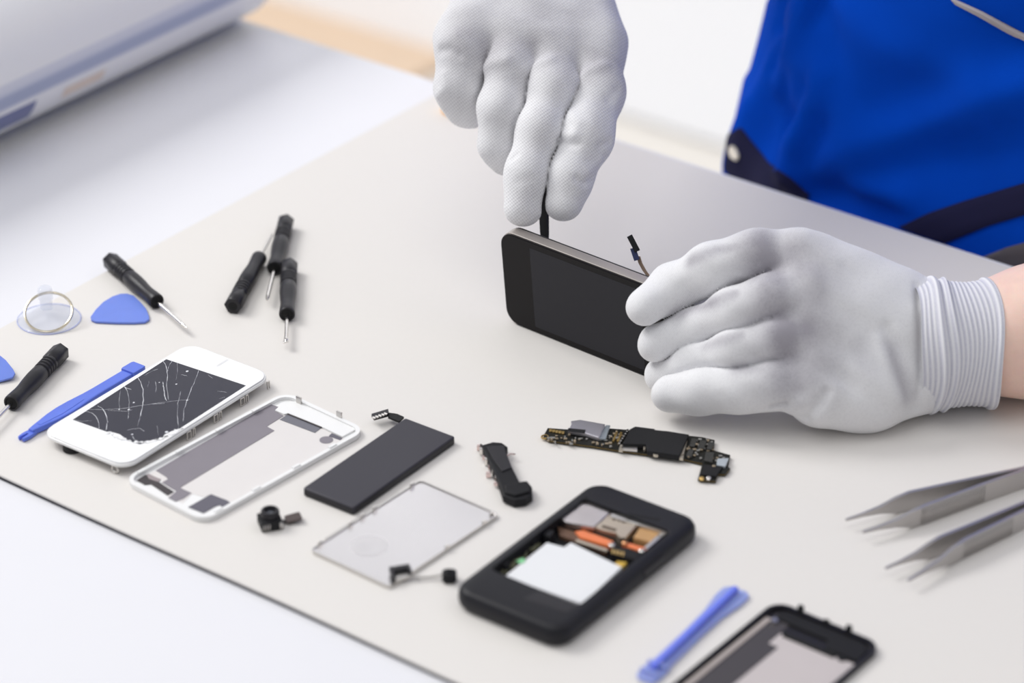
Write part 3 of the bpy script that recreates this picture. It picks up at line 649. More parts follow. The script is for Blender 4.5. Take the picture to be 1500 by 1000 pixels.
# ------------------------------------------------------------------ tweezers
M_TWZ = mat('tweezer_steel', (.52, .50, .49), .36, .8, noise=.05, nscale=90)
def tweezers(label, far, near, far_tip, near_tip, hgt, jx):
    base = at_z(*near[0], 0)
    t = thing('tweezers', label, 'tweezers', (base[0], base[1], 0), 0, 'steel tweezers')
    joint = np.array(jx) - base
    def arm(pts, tip_px, top, sign):
        P = [at_z(u, v, hgt if top else 0.)[:2] - base[:2] for u, v in pts]
        tip = at_z(*tip_px, 5.0)[:2] - base[:2]
        P = [np.array(p) for p in P]
        path = [(tip, .5), (tip * .72 + P[0] * .28, 1.0), (tip * .42 + P[0] * .58, 2.0), (tip * .15 + P[0] * .85, hgt * .40), (P[0] * .9 + P[1] * .1, hgt * .49)]
        for k in range(1, len(P)): path.append((P[k], hgt * .5))
        path.append((joint[:2], hgt * .5))
        rings = []
        for i, (p, hh) in enumerate(path):
            q = path[min(i + 1, len(path) - 1)][0] - path[max(i - 1, 0)][0]; q = q / np.linalg.norm(q); nn = np.array([-q[1], q[0]]) * (.5 if i < 2 else .95)
            zc = 5.3 if i < 4 else hgt * .5
            rings.append([(p[0] - nn[0], p[1] - nn[1], zc - hh), (p[0] + nn[0], p[1] + nn[1], zc - hh), (p[0] + nn[0], p[1] + nn[1], zc + hh), (p[0] - nn[0], p[1] - nn[1], zc + hh)])
        o = MB().loft(rings).build('arm', M_TWZ, t, 25)
        mb = MB(); a_, b_ = P[0], P[1]
        dd = (b_ - a_); ln = np.linalg.norm(dd); dd /= ln; nn = np.array([dd[1], -dd[0]])
        for k in range(int(ln / 1.3)):
            c = a_ + dd * (k * 1.3 + 1.5)
            mb.prism([tuple(c + nn * .8 - dd * .3), tuple(c + nn * 1.25 - dd * .2), tuple(c + nn * 1.25 + dd * .2), tuple(c + nn * .8 + dd * .3)], .8, hgt - .8)
        if sign: tag(mb.build('grip_ridges', M_TWZ, o), kind='stuff')
    arm(far, far_tip, True, 0); arm(near, near_tip, False, 1)
    e = joint[:2]; d0 = np.array([.85, .52]); MB().prism([tuple(e - d0 * 6 + np.array([-.52, .85]) * 1.6), tuple(e + d0 * 10 + np.array([-.52, .85]) * 1.2), tuple(e + d0 * 10 - np.array([-.52, .85]) * 1.2), tuple(e - d0 * 6 - np.array([-.52, .85]) * 1.6)], .2, hgt - .2, .3).build('joint', M_TWZ, t)
tweezers('upper of the two steel tweezers, standing on edge below the gloved hand', [(1325, 721), (1400, 705), (1500, 684)], [(1345, 770), (1440, 735), (1500, 714)], (1239, 762), (1264, 780), 11, at_z(1600, 668, 0))
tweezers('lower of the two steel tweezers, nearer the black back cover', [(1372, 787), (1420, 768), (1500, 735)], [(1405, 820), (1480, 783), (1500, 773)], (1297, 833), (1330, 851), 11, at_z(1580, 718, 0))

# ------------------------------------------------------------------ rolled print behind
pA = at_z(0, 212, 0); pB = at_z(372, 32, 0)
rdir = (pB - pA) / np.linalg.norm(pB - pA); RR = 54.0
perp = np.array([-rdir[1], rdir[0], 0])
ctr = (pA + pB) / 2 + perp * RR * .58
t = thing('paper_roll', 'thick white paper roll with blue and yellow print on the far table corner', 'paper roll', (ctr[0], ctr[1], -3), math.atan2(rdir[1], rdir[0]))
m = mat('printed_paper', (.80, .80, .83), .35, noise=.005); nt = m.node_tree; b = nt.nodes['Principled BSDF']
tc = nt.nodes.new('ShaderNodeTexCoord'); sp = nt.nodes.new('ShaderNodeSeparateXYZ'); nt.links.new(tc.outputs['Object'], sp.inputs[0])
at2 = nt.nodes.new('ShaderNodeMath'); at2.operation = 'ARCTAN2'; nt.links.new(sp.outputs['Z'], at2.inputs[0]); nt.links.new(sp.outputs['Y'], at2.inputs[1])
mr = nt.nodes.new('ShaderNodeMapRange'); mr.inputs[1].default_value = -math.pi; mr.inputs[2].default_value = math.pi
nt.links.new(at2.outputs[0], mr.inputs[0])
cr = nt.nodes.new('ShaderNodeValToRGB'); nt.links.new(mr.outputs[0], cr.inputs[0]); cr.color_ramp.interpolation = 'LINEAR'
E_ = cr.color_ramp.elements
white = (.80, .80, .83, 1)
stops = [(0, (.66, .67, .76, 1)), (.018, (.60, .62, .72, 1)), (.028, (.36, .40, .56, 1)), (.05, (.36, .40, .56, 1)), (.056, white), (.135, white), (.15, (.76, .76, .60, 1)), (.175, (.78, .78, .63, 1)), (.19, (.60, .66, .86, 1)), (.225, (.66, .72, .88, 1)), (.25, white), (1.0, white)]
E_[0].position = 0; E_[0].color = stops[0][1]; E_[1].position = 1; E_[1].color = stops[-1][1]
for p_, c_ in stops[1:-1]: e = E_.new(p_); e.color = c_
nt.links.new(cr.outputs[0], b.inputs['Base Color'])
prof = []
sheet = MB(); sheet.lathe([(-330, RR - 3), (-330, RR), (118, RR), (121, RR - 1), (122, RR - 3), (121, RR - 5), (60, RR - 5.5)], 64, None, 'x', False)
o = sheet.build('outer_sheet', m, t); o.location.z = RR * S
sp_ = MB(); rings = []
for i in range(150):
    a_ = i * .17; r_ = RR - 7 - a_ * 1.1
    rings.append([(-328, r_ * math.cos(a_), r_ * math.sin(a_)), (112, r_ * math.cos(a_), r_ * math.sin(a_)), (112, (r_ - .6) * math.cos(a_), (r_ - .6) * math.sin(a_)), (-328, (r_ - .6) * math.cos(a_), (r_ - .6) * math.sin(a_))])
o = sp_.loft(rings).build('inner_coil', mat('white_paper', (.82, .82, .84), .6, noise=.01), t); o.location.z = RR * S
for (x0_, x1_, a0_, a1_, cc, nm) in ((-150, -101, 204, 222, (.16, .18, .34), 'navy_print'), (-76, -40, 206, 216, (.74, .62, .54), 'orange_print'), (-5, 35, 118, 132, (.62, .70, .85), 'blue_print')):
    mb = MB(); rings = []
    for k in range(9):
        a_ = math.radians(a0_ + (a1_ - a0_) * k / 8); rings.append([(x, (RR + r_) * math.cos(a_), (RR + r_) * math.sin(a_)) for x, r_ in ((x0_, 0), (x0_, .15), (x1_, .15), (x1_, 0))])
    o = mb.loft(rings).build(nm, mat(nm, cc, .4, noise=.05), t); o.location.z = RR * S

# small orange cap behind the upper hand
o2 = at_z(662, 164, 0)
t = thing('bottle_cap', 'small orange cap half hidden behind the upper gloved hand', 'cap', (o2[0], o2[1], 0))
M_ORC = mat('orange_plastic', (.95, .48, .05), .4, noise=.05)
MB().lathe([(0, 5.6), (.4, 6), (5.4, 6), (6.2, 5.2), (6.2, .1)], 24, None, 'z').build('body', M_ORC, t)
for k in range(16):
    a_ = k * math.pi / 8; MB().box(5.8, 6.3, -.5, .5, .5, 5.2, .1, Matrix.Rotation(a_, 4, 'Z')).build('ridge', M_ORC, t)

# ------------------------------------------------------------------ the person: implicit surfaces turned into meshes
def smin(a, b, k):
    h = np.clip(.5 + .5 * (b - a) / k, 0, 1)
    return b * (1 - h) + a * h - k * h * (1 - h)
def cone(P, a, b, ra, rb):
    ab = b - a; L2 = float(ab @ ab) + 1e-9
    tt = np.clip(((P[0] - a[0]) * ab[0] + (P[1] - a[1]) * ab[1] + (P[2] - a[2]) * ab[2]) / L2, 0, 1)
    d = np.sqrt((P[0] - a[0] - tt * ab[0]) ** 2 + (P[1] - a[1] - tt * ab[1]) ** 2 + (P[2] - a[2] - tt * ab[2]) ** 2)
    return d - (ra + (rb - ra) * tt)
def chain(P, pts, k=5.):
    d = None
    for (a, ra), (b, rb) in zip(pts[:-1], pts[1:]):
        c = cone(P, a, b, ra, rb); d = c if d is None else smin(d, c, k)
    return d
def seams(P, fingers, dep, wid, palm):
    """the gap where two neighbouring fingers press together"""
    fs = [chain(P, f[:-1], 9) for f in fingers]; out = 0
    for a, b in zip(fs[:-1], fs[1:]):
        out = out + dep * np.exp(-((a - b) / wid) ** 2) * np.clip(1 - np.maximum(np.minimum(a, b), 0) / 6, 0, 1)
    return out * np.clip((palm + 1) / 7, 0, 1)
def crease(P, pts, wid, dep):
    """depth to add to the field along a line of points: positive digs a groove, negative raises a fold"""
    d = None
    for a, b in zip(pts[:-1], pts[1:]):
        c = cone(P, a, b, 0, 0); d = c if d is None else np.minimum(d, c)
    return dep * np.exp(-(d / wid) ** 2)
def ellip(P, c, r):
    q = np.sqrt(((P[0] - c[0]) / r[0]) ** 2 + ((P[1] - c[1]) / r[1]) ** 2 + ((P[2] - c[2]) / r[2]) ** 2)
    return (q - 1) * min(r)
def nets(field, lo, hi, h):
    ax = [np.arange(lo[i], hi[i] + h, h, dtype=np.float32) for i in range(3)]
    P = np.meshgrid(*ax, indexing='ij', sparse=True)
    Fv = np.asarray(field(P), np.float32); ins = Fv < 0
    n = np.array(Fv.shape); c = n - 1
    cnt = np.zeros(c, np.int8)
    for dx in (0, 1):
        for dy in (0, 1):
            for dz in (0, 1):
                cnt += ins[dx:c[0] + dx, dy:c[1] + dy, dz:c[2] + dz]
    act = (cnt > 0) & (cnt < 8)
    idx = np.full(c, -1, np.int64); ii = np.argwhere(act); idx[act] = np.arange(len(ii))
    acc = np.zeros((len(ii), 3)); num = np.zeros(len(ii))
    cor = [(a, b, d) for a in (0, 1) for b in (0, 1) for d in (0, 1)]
    for p in cor:
        for k in range(3):
            if p[k]: continue
            q = list(p); q[k] = 1
            fa = Fv[ii[:, 0] + p[0], ii[:, 1] + p[1], ii[:, 2] + p[2]]; fb = Fv[ii[:, 0] + q[0], ii[:, 1] + q[1], ii[:, 2] + q[2]]
            m_ = (fa < 0) != (fb < 0); tt = np.where(m_, fa / np.where(m_, fa - fb, 1), 0)
            pos = np.tile(np.array(p, float), (len(ii), 1)); pos[:, k] += tt
            acc += pos * m_[:, None]; num += m_
    V = (ii + acc / num[:, None]) * h + np.array([a[0] for a in ax])
    faces = []
    for k in range(3):
        o1, o2 = [(1, 2), (2, 0), (0, 1)][k]
        sl = [slice(1, -1)] * 3; sl[k] = slice(0, -1)
        s2 = list(sl); s2[k] = slice(1, None)
        e = ins[tuple(sl)] != ins[tuple(s2)]
        g = np.argwhere(e) + np.array([0 if i == k else 1 for i in range(3)])
        fl = ins[tuple(g.T)]
        def cell(d1, d2):
            q = g.copy(); q[:, o1] -= d1; q[:, o2] -= d2; return idx[tuple(q.T)]
        quad = np.stack([cell(1, 1), cell(0, 1), cell(0, 0), cell(1, 0)], 1)
        quad[~fl] = quad[~fl][:, ::-1]; faces.append(quad)
    return V, np.concatenate(faces)
def relax(V, Fc, it, w_=.5):
    for _ in range(it):
        A = np.zeros_like(V); N = np.zeros(len(V))
        for a in range(4):
            b = (a + 1) % 4
            np.add.at(A, Fc[:, a], V[Fc[:, b]]); np.add.at(N, Fc[:, a], 1); np.add.at(A, Fc[:, b], V[Fc[:, a]]); np.add.at(N, Fc[:, b], 1)
        V = V * (1 - w_) + w_ * A / N[:, None]
    return V
def traced(bv, pts, step=6.):
    """points of a line drawn on the surface"""
    out = []
    for a, b in zip(pts[:-1], pts[1:]):
        n = max(1, int(math.hypot(b[0] - a[0], b[1] - a[1]) / step))
        for k in range(n + 1):
            f = k / n; h_ = bv.ray_cast(Vector(CP), Vector(ray(a[0] * (1 - f) + b[0] * f, a[1] * (1 - f) + b[1] * f)))
            if h_[0] is not None: out.append(np.array(h_[0]))
    return out
def sdf_obj(name, field, lo, hi, h, m, parent, off, it=2, dirt=None, folds=None):
    V, Fc = nets(field, lo, hi, h); V = relax(V, Fc, it)
    if folds:
        bv = BVHTree.FromPolygons(V.tolist(), Fc.tolist())
        fn = np.cross(V[Fc[:, 2]] - V[Fc[:, 0]], V[Fc[:, 3]] - V[Fc[:, 1]]); Nn = np.zeros_like(V)
        for k in range(4): np.add.at(Nn, Fc[:, k], fn)
        Nn /= np.linalg.norm(Nn, axis=1)[:, None] + 1e-9
        D_ = np.zeros(len(V))
        for pts, wid, dep in folds:
            q = traced(bv, pts)
            if len(q) > 1: D_ += crease((V[:, 0], V[:, 1], V[:, 2]), q, wid, dep)
        V = V - Nn * D_[:, None]
        V = relax(V, Fc, 1, .3)
    if dirt:
        so = np.zeros(len(V))
        for pts, wid, dep in dirt:
            q = traced(bv, pts, 10.)
            if len(q) > 1: so = np.maximum(so, crease((V[:, 0], V[:, 1], V[:, 2]), q, wid, dep))
    me = bpy.data.meshes.new(name); me.from_pydata(((V - off) * S).tolist(), [], Fc.tolist()); me.update(); me.shade_smooth(); me.materials.append(m)
    if dirt is not None:
        at_ = me.attributes.new('soil', 'FLOAT', 'POINT'); at_.data.foreach_set('value', so.astype(np.float32))
    o = bpy.data.objects.new(name, me); COL.objects.link(o); o.parent = parent
    return o, V, Fc

def glove_mat(name, ax1, ax2, c_lo, c_hi, per, amp):
    m = bpy.data.materials.new(name); m.use_nodes = True; nt = m.node_tree; b = nt.nodes['Principled BSDF']; N = nt.nodes.new; K = nt.links.new
    b.inputs['Roughness'].default_value = .9; b.inputs['Specular IOR Level'].default_value = .15
    b.inputs['Sheen Weight'].default_value = .25; b.inputs['Sheen Roughness'].default_value = .5
    tc = N('ShaderNodeTexCoord')
    def band(axis, per):
        d = N('ShaderNodeVectorMath'); d.operation = 'DOT_PRODUCT'; d.inputs[1].default_value = tuple(float(c) * 2 * math.pi / (per * S) for c in axis); K(tc.outputs['Object'], d.inputs[0])
        s_ = N('ShaderNodeMath'); s_.operation = 'SINE'; K(d.outputs['Value'], s_.inputs[0]); return s_
    s1, s2 = band(ax1, per[0]), band(ax2, per[1])
    mul = N('ShaderNodeMath'); mul.operation = 'MULTIPLY'; K(s1.outputs[0], mul.inputs[0]); K(s2.outputs[0], mul.inputs[1])
    n1 = N('ShaderNodeTexNoise'); n1.inputs['Scale'].default_value = 900; n1.inputs['Detail'].default_value = 3; K(tc.outputs['Object'], n1.inputs['Vector'])
    n2 = N('ShaderNodeTexNoise'); n2.inputs['Scale'].default_value = 45; n2.inputs['Detail'].default_value = 4; K(tc.outputs['Object'], n2.inputs['Vector'])
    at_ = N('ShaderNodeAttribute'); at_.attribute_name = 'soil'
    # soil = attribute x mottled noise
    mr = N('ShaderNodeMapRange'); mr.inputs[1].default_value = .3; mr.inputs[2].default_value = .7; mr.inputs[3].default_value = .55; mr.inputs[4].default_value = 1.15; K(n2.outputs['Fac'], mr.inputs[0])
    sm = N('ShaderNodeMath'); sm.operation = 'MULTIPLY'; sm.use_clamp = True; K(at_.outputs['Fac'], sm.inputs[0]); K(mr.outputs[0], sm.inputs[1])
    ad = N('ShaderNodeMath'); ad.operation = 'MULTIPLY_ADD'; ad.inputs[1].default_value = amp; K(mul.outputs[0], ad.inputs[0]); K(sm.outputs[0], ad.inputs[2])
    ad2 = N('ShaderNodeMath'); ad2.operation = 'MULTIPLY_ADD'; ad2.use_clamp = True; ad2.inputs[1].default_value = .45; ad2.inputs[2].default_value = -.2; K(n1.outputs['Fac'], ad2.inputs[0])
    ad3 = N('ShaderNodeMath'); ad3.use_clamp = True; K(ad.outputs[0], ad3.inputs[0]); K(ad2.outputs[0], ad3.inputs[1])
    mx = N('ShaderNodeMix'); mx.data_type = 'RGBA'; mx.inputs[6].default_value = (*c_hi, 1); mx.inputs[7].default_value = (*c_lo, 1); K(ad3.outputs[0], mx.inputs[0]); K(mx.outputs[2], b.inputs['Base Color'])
    bp = N('ShaderNodeBump'); bp.inputs['Strength'].default_value = .2; bp.inputs['Distance'].default_value = .0003; K(mul.outputs[0], bp.inputs['Height']); K(bp.outputs['Normal'], b.inputs['Normal'])
    return m
M_GL = glove_mat('left_glove_knit', RT * .97 + UP * .2, UP, (.36, .345, .385), (.82, .82, .84), (1.1, 1.3), .07)
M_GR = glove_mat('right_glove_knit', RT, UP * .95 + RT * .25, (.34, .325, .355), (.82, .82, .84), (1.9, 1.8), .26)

PO = np.array([*st(-655, 1540), FLOOR])
person = thing('person', 'person in a blue jacket and pale knit gloves bent over the phone', 'person', tuple(PO))

def J(u, v, d, r): return (at_d(u, v, d), r)
def pd(u, v, off):                              # distance of a point off millimetres in front of the phone's glass
    r_ = ray(u, v); return float(np.dot(np.array(B0) + PN * off - CP, PN) / np.dot(r_, PN))

# ---- left glove (right side of the picture): fingers on the glass, thumb behind
LF = [
    [J(944, 449, pd(944, 449, 9.6), 9.8), J(988, 422, 1577, 11.8), J(1045, 393, 1565, 12.2), J(1105, 374, 1561, 12.0), J(1165, 374, 1563, 13)],
    [J(962, 503, pd(962, 503, 9.6), 10.0), J(1014, 484, 1571, 10.4), J(1077, 455, 1553, 11.0), J(1130, 438, 1548, 11.8), J(1180, 428, 1552, 13)],
    [J(970, 550, pd(970, 550, 10), 9.4), J(1017, 531, 1567, 9.8), J(1080, 511, 1550, 10.6), J(1135, 495, 1546, 11.4), J(1185, 488, 1549, 13)],
    [J(982, 577, 1561, 9.8), J(1030, 572, 1555, 10.8), J(1080, 568, 1550, 11.4), J(1130, 561, 1547, 12.8), J(1185, 550, 1548, 14)],
]
LT = [J(1005, 430, pd(1005, 430, -20), 9.5), J(1050, 420, 1612, 10.5), J(1110, 430, 1605, 11.5), J(1190, 450, 1592, 14), J(1270, 470, 1580, 16)]
def left_hand(P):
    palm = None
    for a, b, ra, rb in (((1168, 376, 1563), (1350, 447, 1574), 14, 13), ((1183, 430, 1553), (1360, 480, 1562), 15, 14), ((1188, 490, 1551), (1360, 525, 1561), 15, 14), ((1190, 548, 1550), (1355, 555, 1566), 16, 14),
                         ((1200, 470, 1575), (1360, 510, 1578), 20, 18), ((1190, 400, 1568), (1300, 450, 1574), 15, 17), ((1205, 578, 1551), (1270, 574, 1556), 16.5, 17), ((1270, 574, 1556), (1350, 553, 1568), 17, 14), ((1128, 465, 1561), (1190, 462, 1556), 10, 13)):
        c = cone(P, at_d(*a), at_d(*b), ra, rb); palm = c if palm is None else smin(palm, c, 14)
    tot = None
    for f in LF:
        g = smin(palm, chain(P, f, 9), 6); tot = g if tot is None else smin(tot, g, .8)
    tot = tot + seams(P, LF, 1.5, 1.3, palm)
    tot = smin(tot, smin(palm, chain(P, LT, 6), 10), 2)
    tot = tot + .35 * np.sin(P[0] * .21 + P[2] * .13) * np.sin(P[2] * .17 + P[1] * .2)
    return tot
FOLD_L = [
    ([(1121, 606), (1126, 599), (1136, 595), (1150, 592)], 1.8, 2.6), ([(1140, 612), (1158, 602), (1172, 588)], 4.0, -1.6), ([(1175, 620), (1186, 606), (1200, 592), (1210, 575)], 2.6, 2.0),
    ([(1196, 612), (1215, 595), (1225, 570)], 5, -1.4), ([(1300, 480), (1316, 520), (1330, 570), (1338, 600)], 3.6, 1.6), ([(1288, 500), (1304, 540), (1316, 585)], 4, -1.0), ([(1345, 420), (1350, 480), (1350, 540), (1346, 600)], 2.4, 1.6),
    ([(1105, 408), (1150, 396)], 4, .9), ([(1105, 468), (1155, 455)], 4, .9), ([(1240, 560), (1270, 575), (1290, 600)], 5, .9),
    ([(1240, 390), (1290, 420), (1330, 440)], 5, .6), ([(1165, 540), (1220, 548), (1250, 560)], 6, .8), ([(1000, 418), (1040, 398)], 3.5, .35), ([(1060, 580), (1075, 600)], 3, .5)]
SOIL_L = [([(1115, 360), (1130, 400), (1140, 440), (1150, 500), (1160, 540)], 17, .98), ([(1165, 370), (1175, 430), (1185, 500), (1190, 540)], 17, .85), ([(1215, 400), (1215, 520)], 14, .3), ([(1012, 382), (1050, 366), (1085, 360)], 4.5, .75), ([(1080, 410), (1110, 405)], 6, .6),
    ([(992, 462), (1030, 448), (1075, 430)], 4.5, .8), ([(1035, 506), (1060, 498), (1085, 490)], 4, .65), ([(1080, 540), (1110, 540), (1180, 545)], 5, .6), ([(1255, 510), (1265, 530)], 9, .35), ([(1306, 510), (1322, 550), (1332, 580)], 6, .6)]
corners = np.array([p for f in LF + [LT] for p, r in f] + [at_d(1375, 440, 1570), at_d(1375, 575, 1570), at_d(1220, 620, 1545)])
gl_o, V, Fc = sdf_obj('glove', left_hand, corners.min(0) - 22, corners.max(0) + np.array([14, 26, 22]), 1.0, M_GL, person, PO, 1, SOIL_L, FOLD_L)
gl_o['label'] = 'glove holding the right end of the phone'
# cuff: a ribbed sleeve with two rolled folds
def sleeve(path, prof, n=64, flat=.78, ribs=None):
    """path: [(centre, half height)]; prof: list of (f along path, extra radius)"""
    A, B_ = path; ax = B_[0] - A[0]; L_ = np.linalg.norm(ax); ax = ax / L_
    upv = UP - ax * (UP @ ax); upv /= np.linalg.norm(upv); sd = np.cross(ax, upv)
    rings = []
    for f, e in prof:
        c = A[0] + ax * L_ * f; r = A[1] * (1 - f) + B_[1] * f + e
        rings.append([tuple(c + upv * r * math.cos(2 * math.pi * k / n) * 1.0 + sd * (r * flat) * math.sin(2 * math.pi * k / n) + ax * 1.0 * math.sin(3 * 2 * math.pi * k / n + f * 5)) for k in range(n)])
    return rings
def cuff_mat():
    m = bpy.data.materials.new('ribbed_cuff'); m.use_nodes = True; nt = m.node_tree; b = nt.nodes['Principled BSDF']; N = nt.nodes.new; K = nt.links.new
    b.inputs['Roughness'].default_value = .9; b.inputs['Specular IOR Level'].default_value = .15
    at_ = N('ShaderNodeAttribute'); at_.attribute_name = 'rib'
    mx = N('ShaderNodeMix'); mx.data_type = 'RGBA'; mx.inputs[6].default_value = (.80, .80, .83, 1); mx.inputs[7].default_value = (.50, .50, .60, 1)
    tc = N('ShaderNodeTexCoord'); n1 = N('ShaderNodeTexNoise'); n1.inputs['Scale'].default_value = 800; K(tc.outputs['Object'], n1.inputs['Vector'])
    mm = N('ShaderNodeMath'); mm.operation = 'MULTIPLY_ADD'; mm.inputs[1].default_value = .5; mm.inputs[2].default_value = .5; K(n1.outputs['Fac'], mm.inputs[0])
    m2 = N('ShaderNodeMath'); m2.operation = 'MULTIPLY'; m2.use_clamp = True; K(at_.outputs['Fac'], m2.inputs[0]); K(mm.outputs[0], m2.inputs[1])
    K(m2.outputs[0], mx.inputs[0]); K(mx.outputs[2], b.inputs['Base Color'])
    return m
M_CUFF = cuff_mat()
def build_cuff(A, B_, parent, folds, nrib, flat=.78):
    n = nrib * 6; prof = []; rib = []
    for i in range(n + 1):
        f = i / n; ph = 2 * math.pi * nrib * f
        e = .28 * math.cos(ph)
        for (fc_, wd, hh) in folds: e += hh * math.exp(-((f - fc_) / wd) ** 2)
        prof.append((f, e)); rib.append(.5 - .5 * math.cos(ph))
    prof += [(1.0, -1.5), (.97, -3.0), (.55, -3.6)]; rib += [.3, .3, .3]
    rings = sleeve((A, B_), prof, 64, flat)
    mb = MB(); mb.loft([[tuple(np.array(p) - PO) for p in r] for r in rings], None, False)
    o = mb.build('ribbed_cuff', M_CUFF, parent, 80)
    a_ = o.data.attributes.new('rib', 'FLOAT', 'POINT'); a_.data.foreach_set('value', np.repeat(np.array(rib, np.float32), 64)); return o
build_cuff((at_d(1334, 506, 1566), 33.0), (at_d(1450, 503, 1570), 32.5), gl_o, [(.0, .10, -1.5), (.26, .050, 3.2), (.40, .05, 2.2), (.97, .05, 2.0), (.70, .12, -.6)], 17, .90)

# ---- right glove (top of the picture): fingers pointing down to the phone's corner
RF = [
    [J(826, 295, 1630, 10.7), J(834, 258, 1632, 11.4), J(857, 200, 1640, 14.2), J(877, 135, 1655, 13.2), J(872, 84, 1668, 14)],
    [J(766, 305, 1629, 10.2), J(772, 255, 1631, 10.9), J(791, 192, 1637, 11.6), J(810, 132, 1650, 13.6), J(812, 66, 1668, 14)],
    [J(738, 240, 1656, 6.6), J(730, 212, 1651, 9.6), J(735, 160, 1648, 11.7), J(748, 100, 1656, 12.4), J(755, 55, 1668, 14)],
    [J(694, 170, 1676, 6.2), J(682, 160, 1669, 8.6), J(673, 130, 1662, 12.2), J(682, 75, 1664, 13.8), J(695, 40, 1672, 14.5)],
]
RTH = [J(826, 292, 1655, 9.5), J(846, 230, 1664, 10.5), J(862, 150, 1682, 11.5), J(858, 70, 1700, 14), J(820, 0, 1715, 16)]
def right_hand(P):
    palm = None
    for a, b, ra, rb in (((872, 88, 1668), (812, -130, 1735), 14.5, 16), ((812, 66, 1668), (790, -130, 1730), 16, 16), ((755, 55, 1668), (760, -130, 1730), 15.5, 16), ((692, 48, 1672), (740, -130, 1733), 16, 15), ((780, 40, 1690), (775, -100, 1745), 20, 20),
                         ((668, 60, 1672), (668, 130, 1668), 10, 10), ((880, 60, 1675), (840, -20, 1700), 12, 14)):
        c = cone(P, at_d(*a), at_d(*b), ra, rb); palm = c if palm is None else smin(palm, c, 14)
    tot = None
    for f in RF:
        g = smin(palm, chain(P, f, 9), 6); tot = g if tot is None else smin(tot, g, .8)
    tot = tot + seams(P, RF, 2.0, 1.4, palm)
    tot = smin(tot, smin(palm, chain(P, RTH, 6), 8), 2)
    tot = tot + .35 * np.sin(P[0] * .19 + P[1] * .15) * np.sin(P[2] * .2 - P[0] * .08)
    return tot
FOLD_R = [
    ([(740, 88), (722, 92), (706, 100)], 3.4, -1.3), ([(805, 88), (788, 94), (770, 104)], 3.4, -1.3), ([(885, 95), (862, 104), (846, 120)], 3.4, -1.3),
    ([(818, 205), (832, 212), (846, 210)], 2.2, 1.2), ([(826, 196), (840, 200)], 3, -1.0), ([(868, 262), (856, 268), (846, 262)], 2.4, 1.3), ([(862, 250), (878, 236)], 3, -.9), ([(893, 208), (880, 214)], 2.6, 1.0),
    ([(645, 75), (660, 72), (672, 80)], 2.6, 1.0), ([(646, 60), (665, 52)], 4, -.9), ([(642, 140), (652, 128), (650, 110)], 3, -1.2), ([(655, 160), (662, 148)], 2.4, .9), ([(750, 232), (756, 226)], 2, 1.0),
    ([(835, 165), (846, 180), (842, 195)], 3.0, -.9), ([(905, 130), (893, 145)], 3, .9), ([(778, 262), (760, 266)], 3, .5), ([(720, 180), (735, 186), (750, 182)], 3, .5)]
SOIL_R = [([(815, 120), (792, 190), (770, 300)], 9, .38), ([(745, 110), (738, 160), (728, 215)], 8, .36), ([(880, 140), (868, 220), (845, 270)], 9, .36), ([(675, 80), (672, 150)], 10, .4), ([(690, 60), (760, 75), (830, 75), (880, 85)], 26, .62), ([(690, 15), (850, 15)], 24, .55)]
corners = np.array([p for f in RF + [RTH] for p, r in f] + [at_d(812, -125, 1735), at_d(740, -125, 1733)])
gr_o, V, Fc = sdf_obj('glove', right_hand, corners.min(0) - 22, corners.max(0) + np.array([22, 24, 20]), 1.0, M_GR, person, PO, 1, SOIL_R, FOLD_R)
gr_o['label'] = 'glove pointing down, pinching the black pry tool'
build_cuff((at_d(776, -100, 1735), 36), (at_d(768, -290, 1790), 36), gr_o, [(.26, .05, 3), (.97, .05, 2)], 22)

# ---- body: one continuous surface (head, neck, trunk, arms to the wrists)
lw = at_d(1380, 505, 1567); rw = at_d(772, -170, 1755)
LSH = np.array([*st(-490, 1500), 345.]); RSH = np.array([*st(-840, 1520), 350.])
LEL = np.array([470., 1415., 45.]); REL = np.array([70., 1760., 215.])
HD = np.array([*st(-665, 1425), 600.]); FD = np.array([*(-NT), 0.])
def body(P):
    tr = None
    for a, b, ra, rb in ((np.array([*st(-655, 1535), -260.]), np.array([*st(-655, 1530), 60.]), 118, 110), (np.array([*st(-590, 1530), 40.]), np.array([*st(-580, 1500), 290.]), 95, 80), (np.array([*st(-740, 1530), 40.]), np.array([*st(-745, 1510), 290.]), 90, 80), (LSH, RSH, 48, 48), (np.array([*st(-665, 1505), 340.]), np.array([*st(-665, 1460), 480.]), 62, 52)):
        c = cone(P, a, b, ra, rb); tr = c if tr is None else smin(tr, c, 60)
    tr = smin(tr, chain(P, [(LSH, 52), (LEL, 42), (LEL * .55 + lw * .45, 40), (LEL * .22 + lw * .78, 31), (lw, 26)], 25), 30)
    tr = smin(tr, chain(P, [(RSH, 52), (REL, 42), (REL * .55 + rw * .45, 38), (REL * .2 + rw * .8, 29), (rw, 26)], 25), 30)
    hd = smin(ellip(P, HD + np.array([0, 0, 15]), (78, 78, 105)), ellip(P, HD + FD * 30 - np.array([0, 0, 40]), (58, 58, 72)), 30)
    hd = smin(hd, cone(P, HD + FD * 88 + np.array([0, 0, 8]), HD + FD * 108 - np.array([0, 0, 26]), 9, 14), 12)
    for sg in (-1, 1):
        sdv = np.array([*US, 0.]) * sg
        hd = smin(hd, ellip(P, HD + sdv * 80 - np.array([0, 0, 10]), (14, 14, 30)), 8)
        hd = hd + crease(P, [HD + FD * 88 + sdv * 26 + np.array([0, 0, 12]), HD + FD * 84 + sdv * 40 + np.array([0, 0, 12])], 12, 6)
    hd = hd + crease(P, [HD + FD * 92 + np.array([*US * 22, -62]), HD + FD * 92 + np.array([*(-US * 22), -62])], 6, 4)
    return smin(tr, hd, 25)
lo = np.array([-60., 1290., -390.]); hi = np.array([640., 1900., 740.])
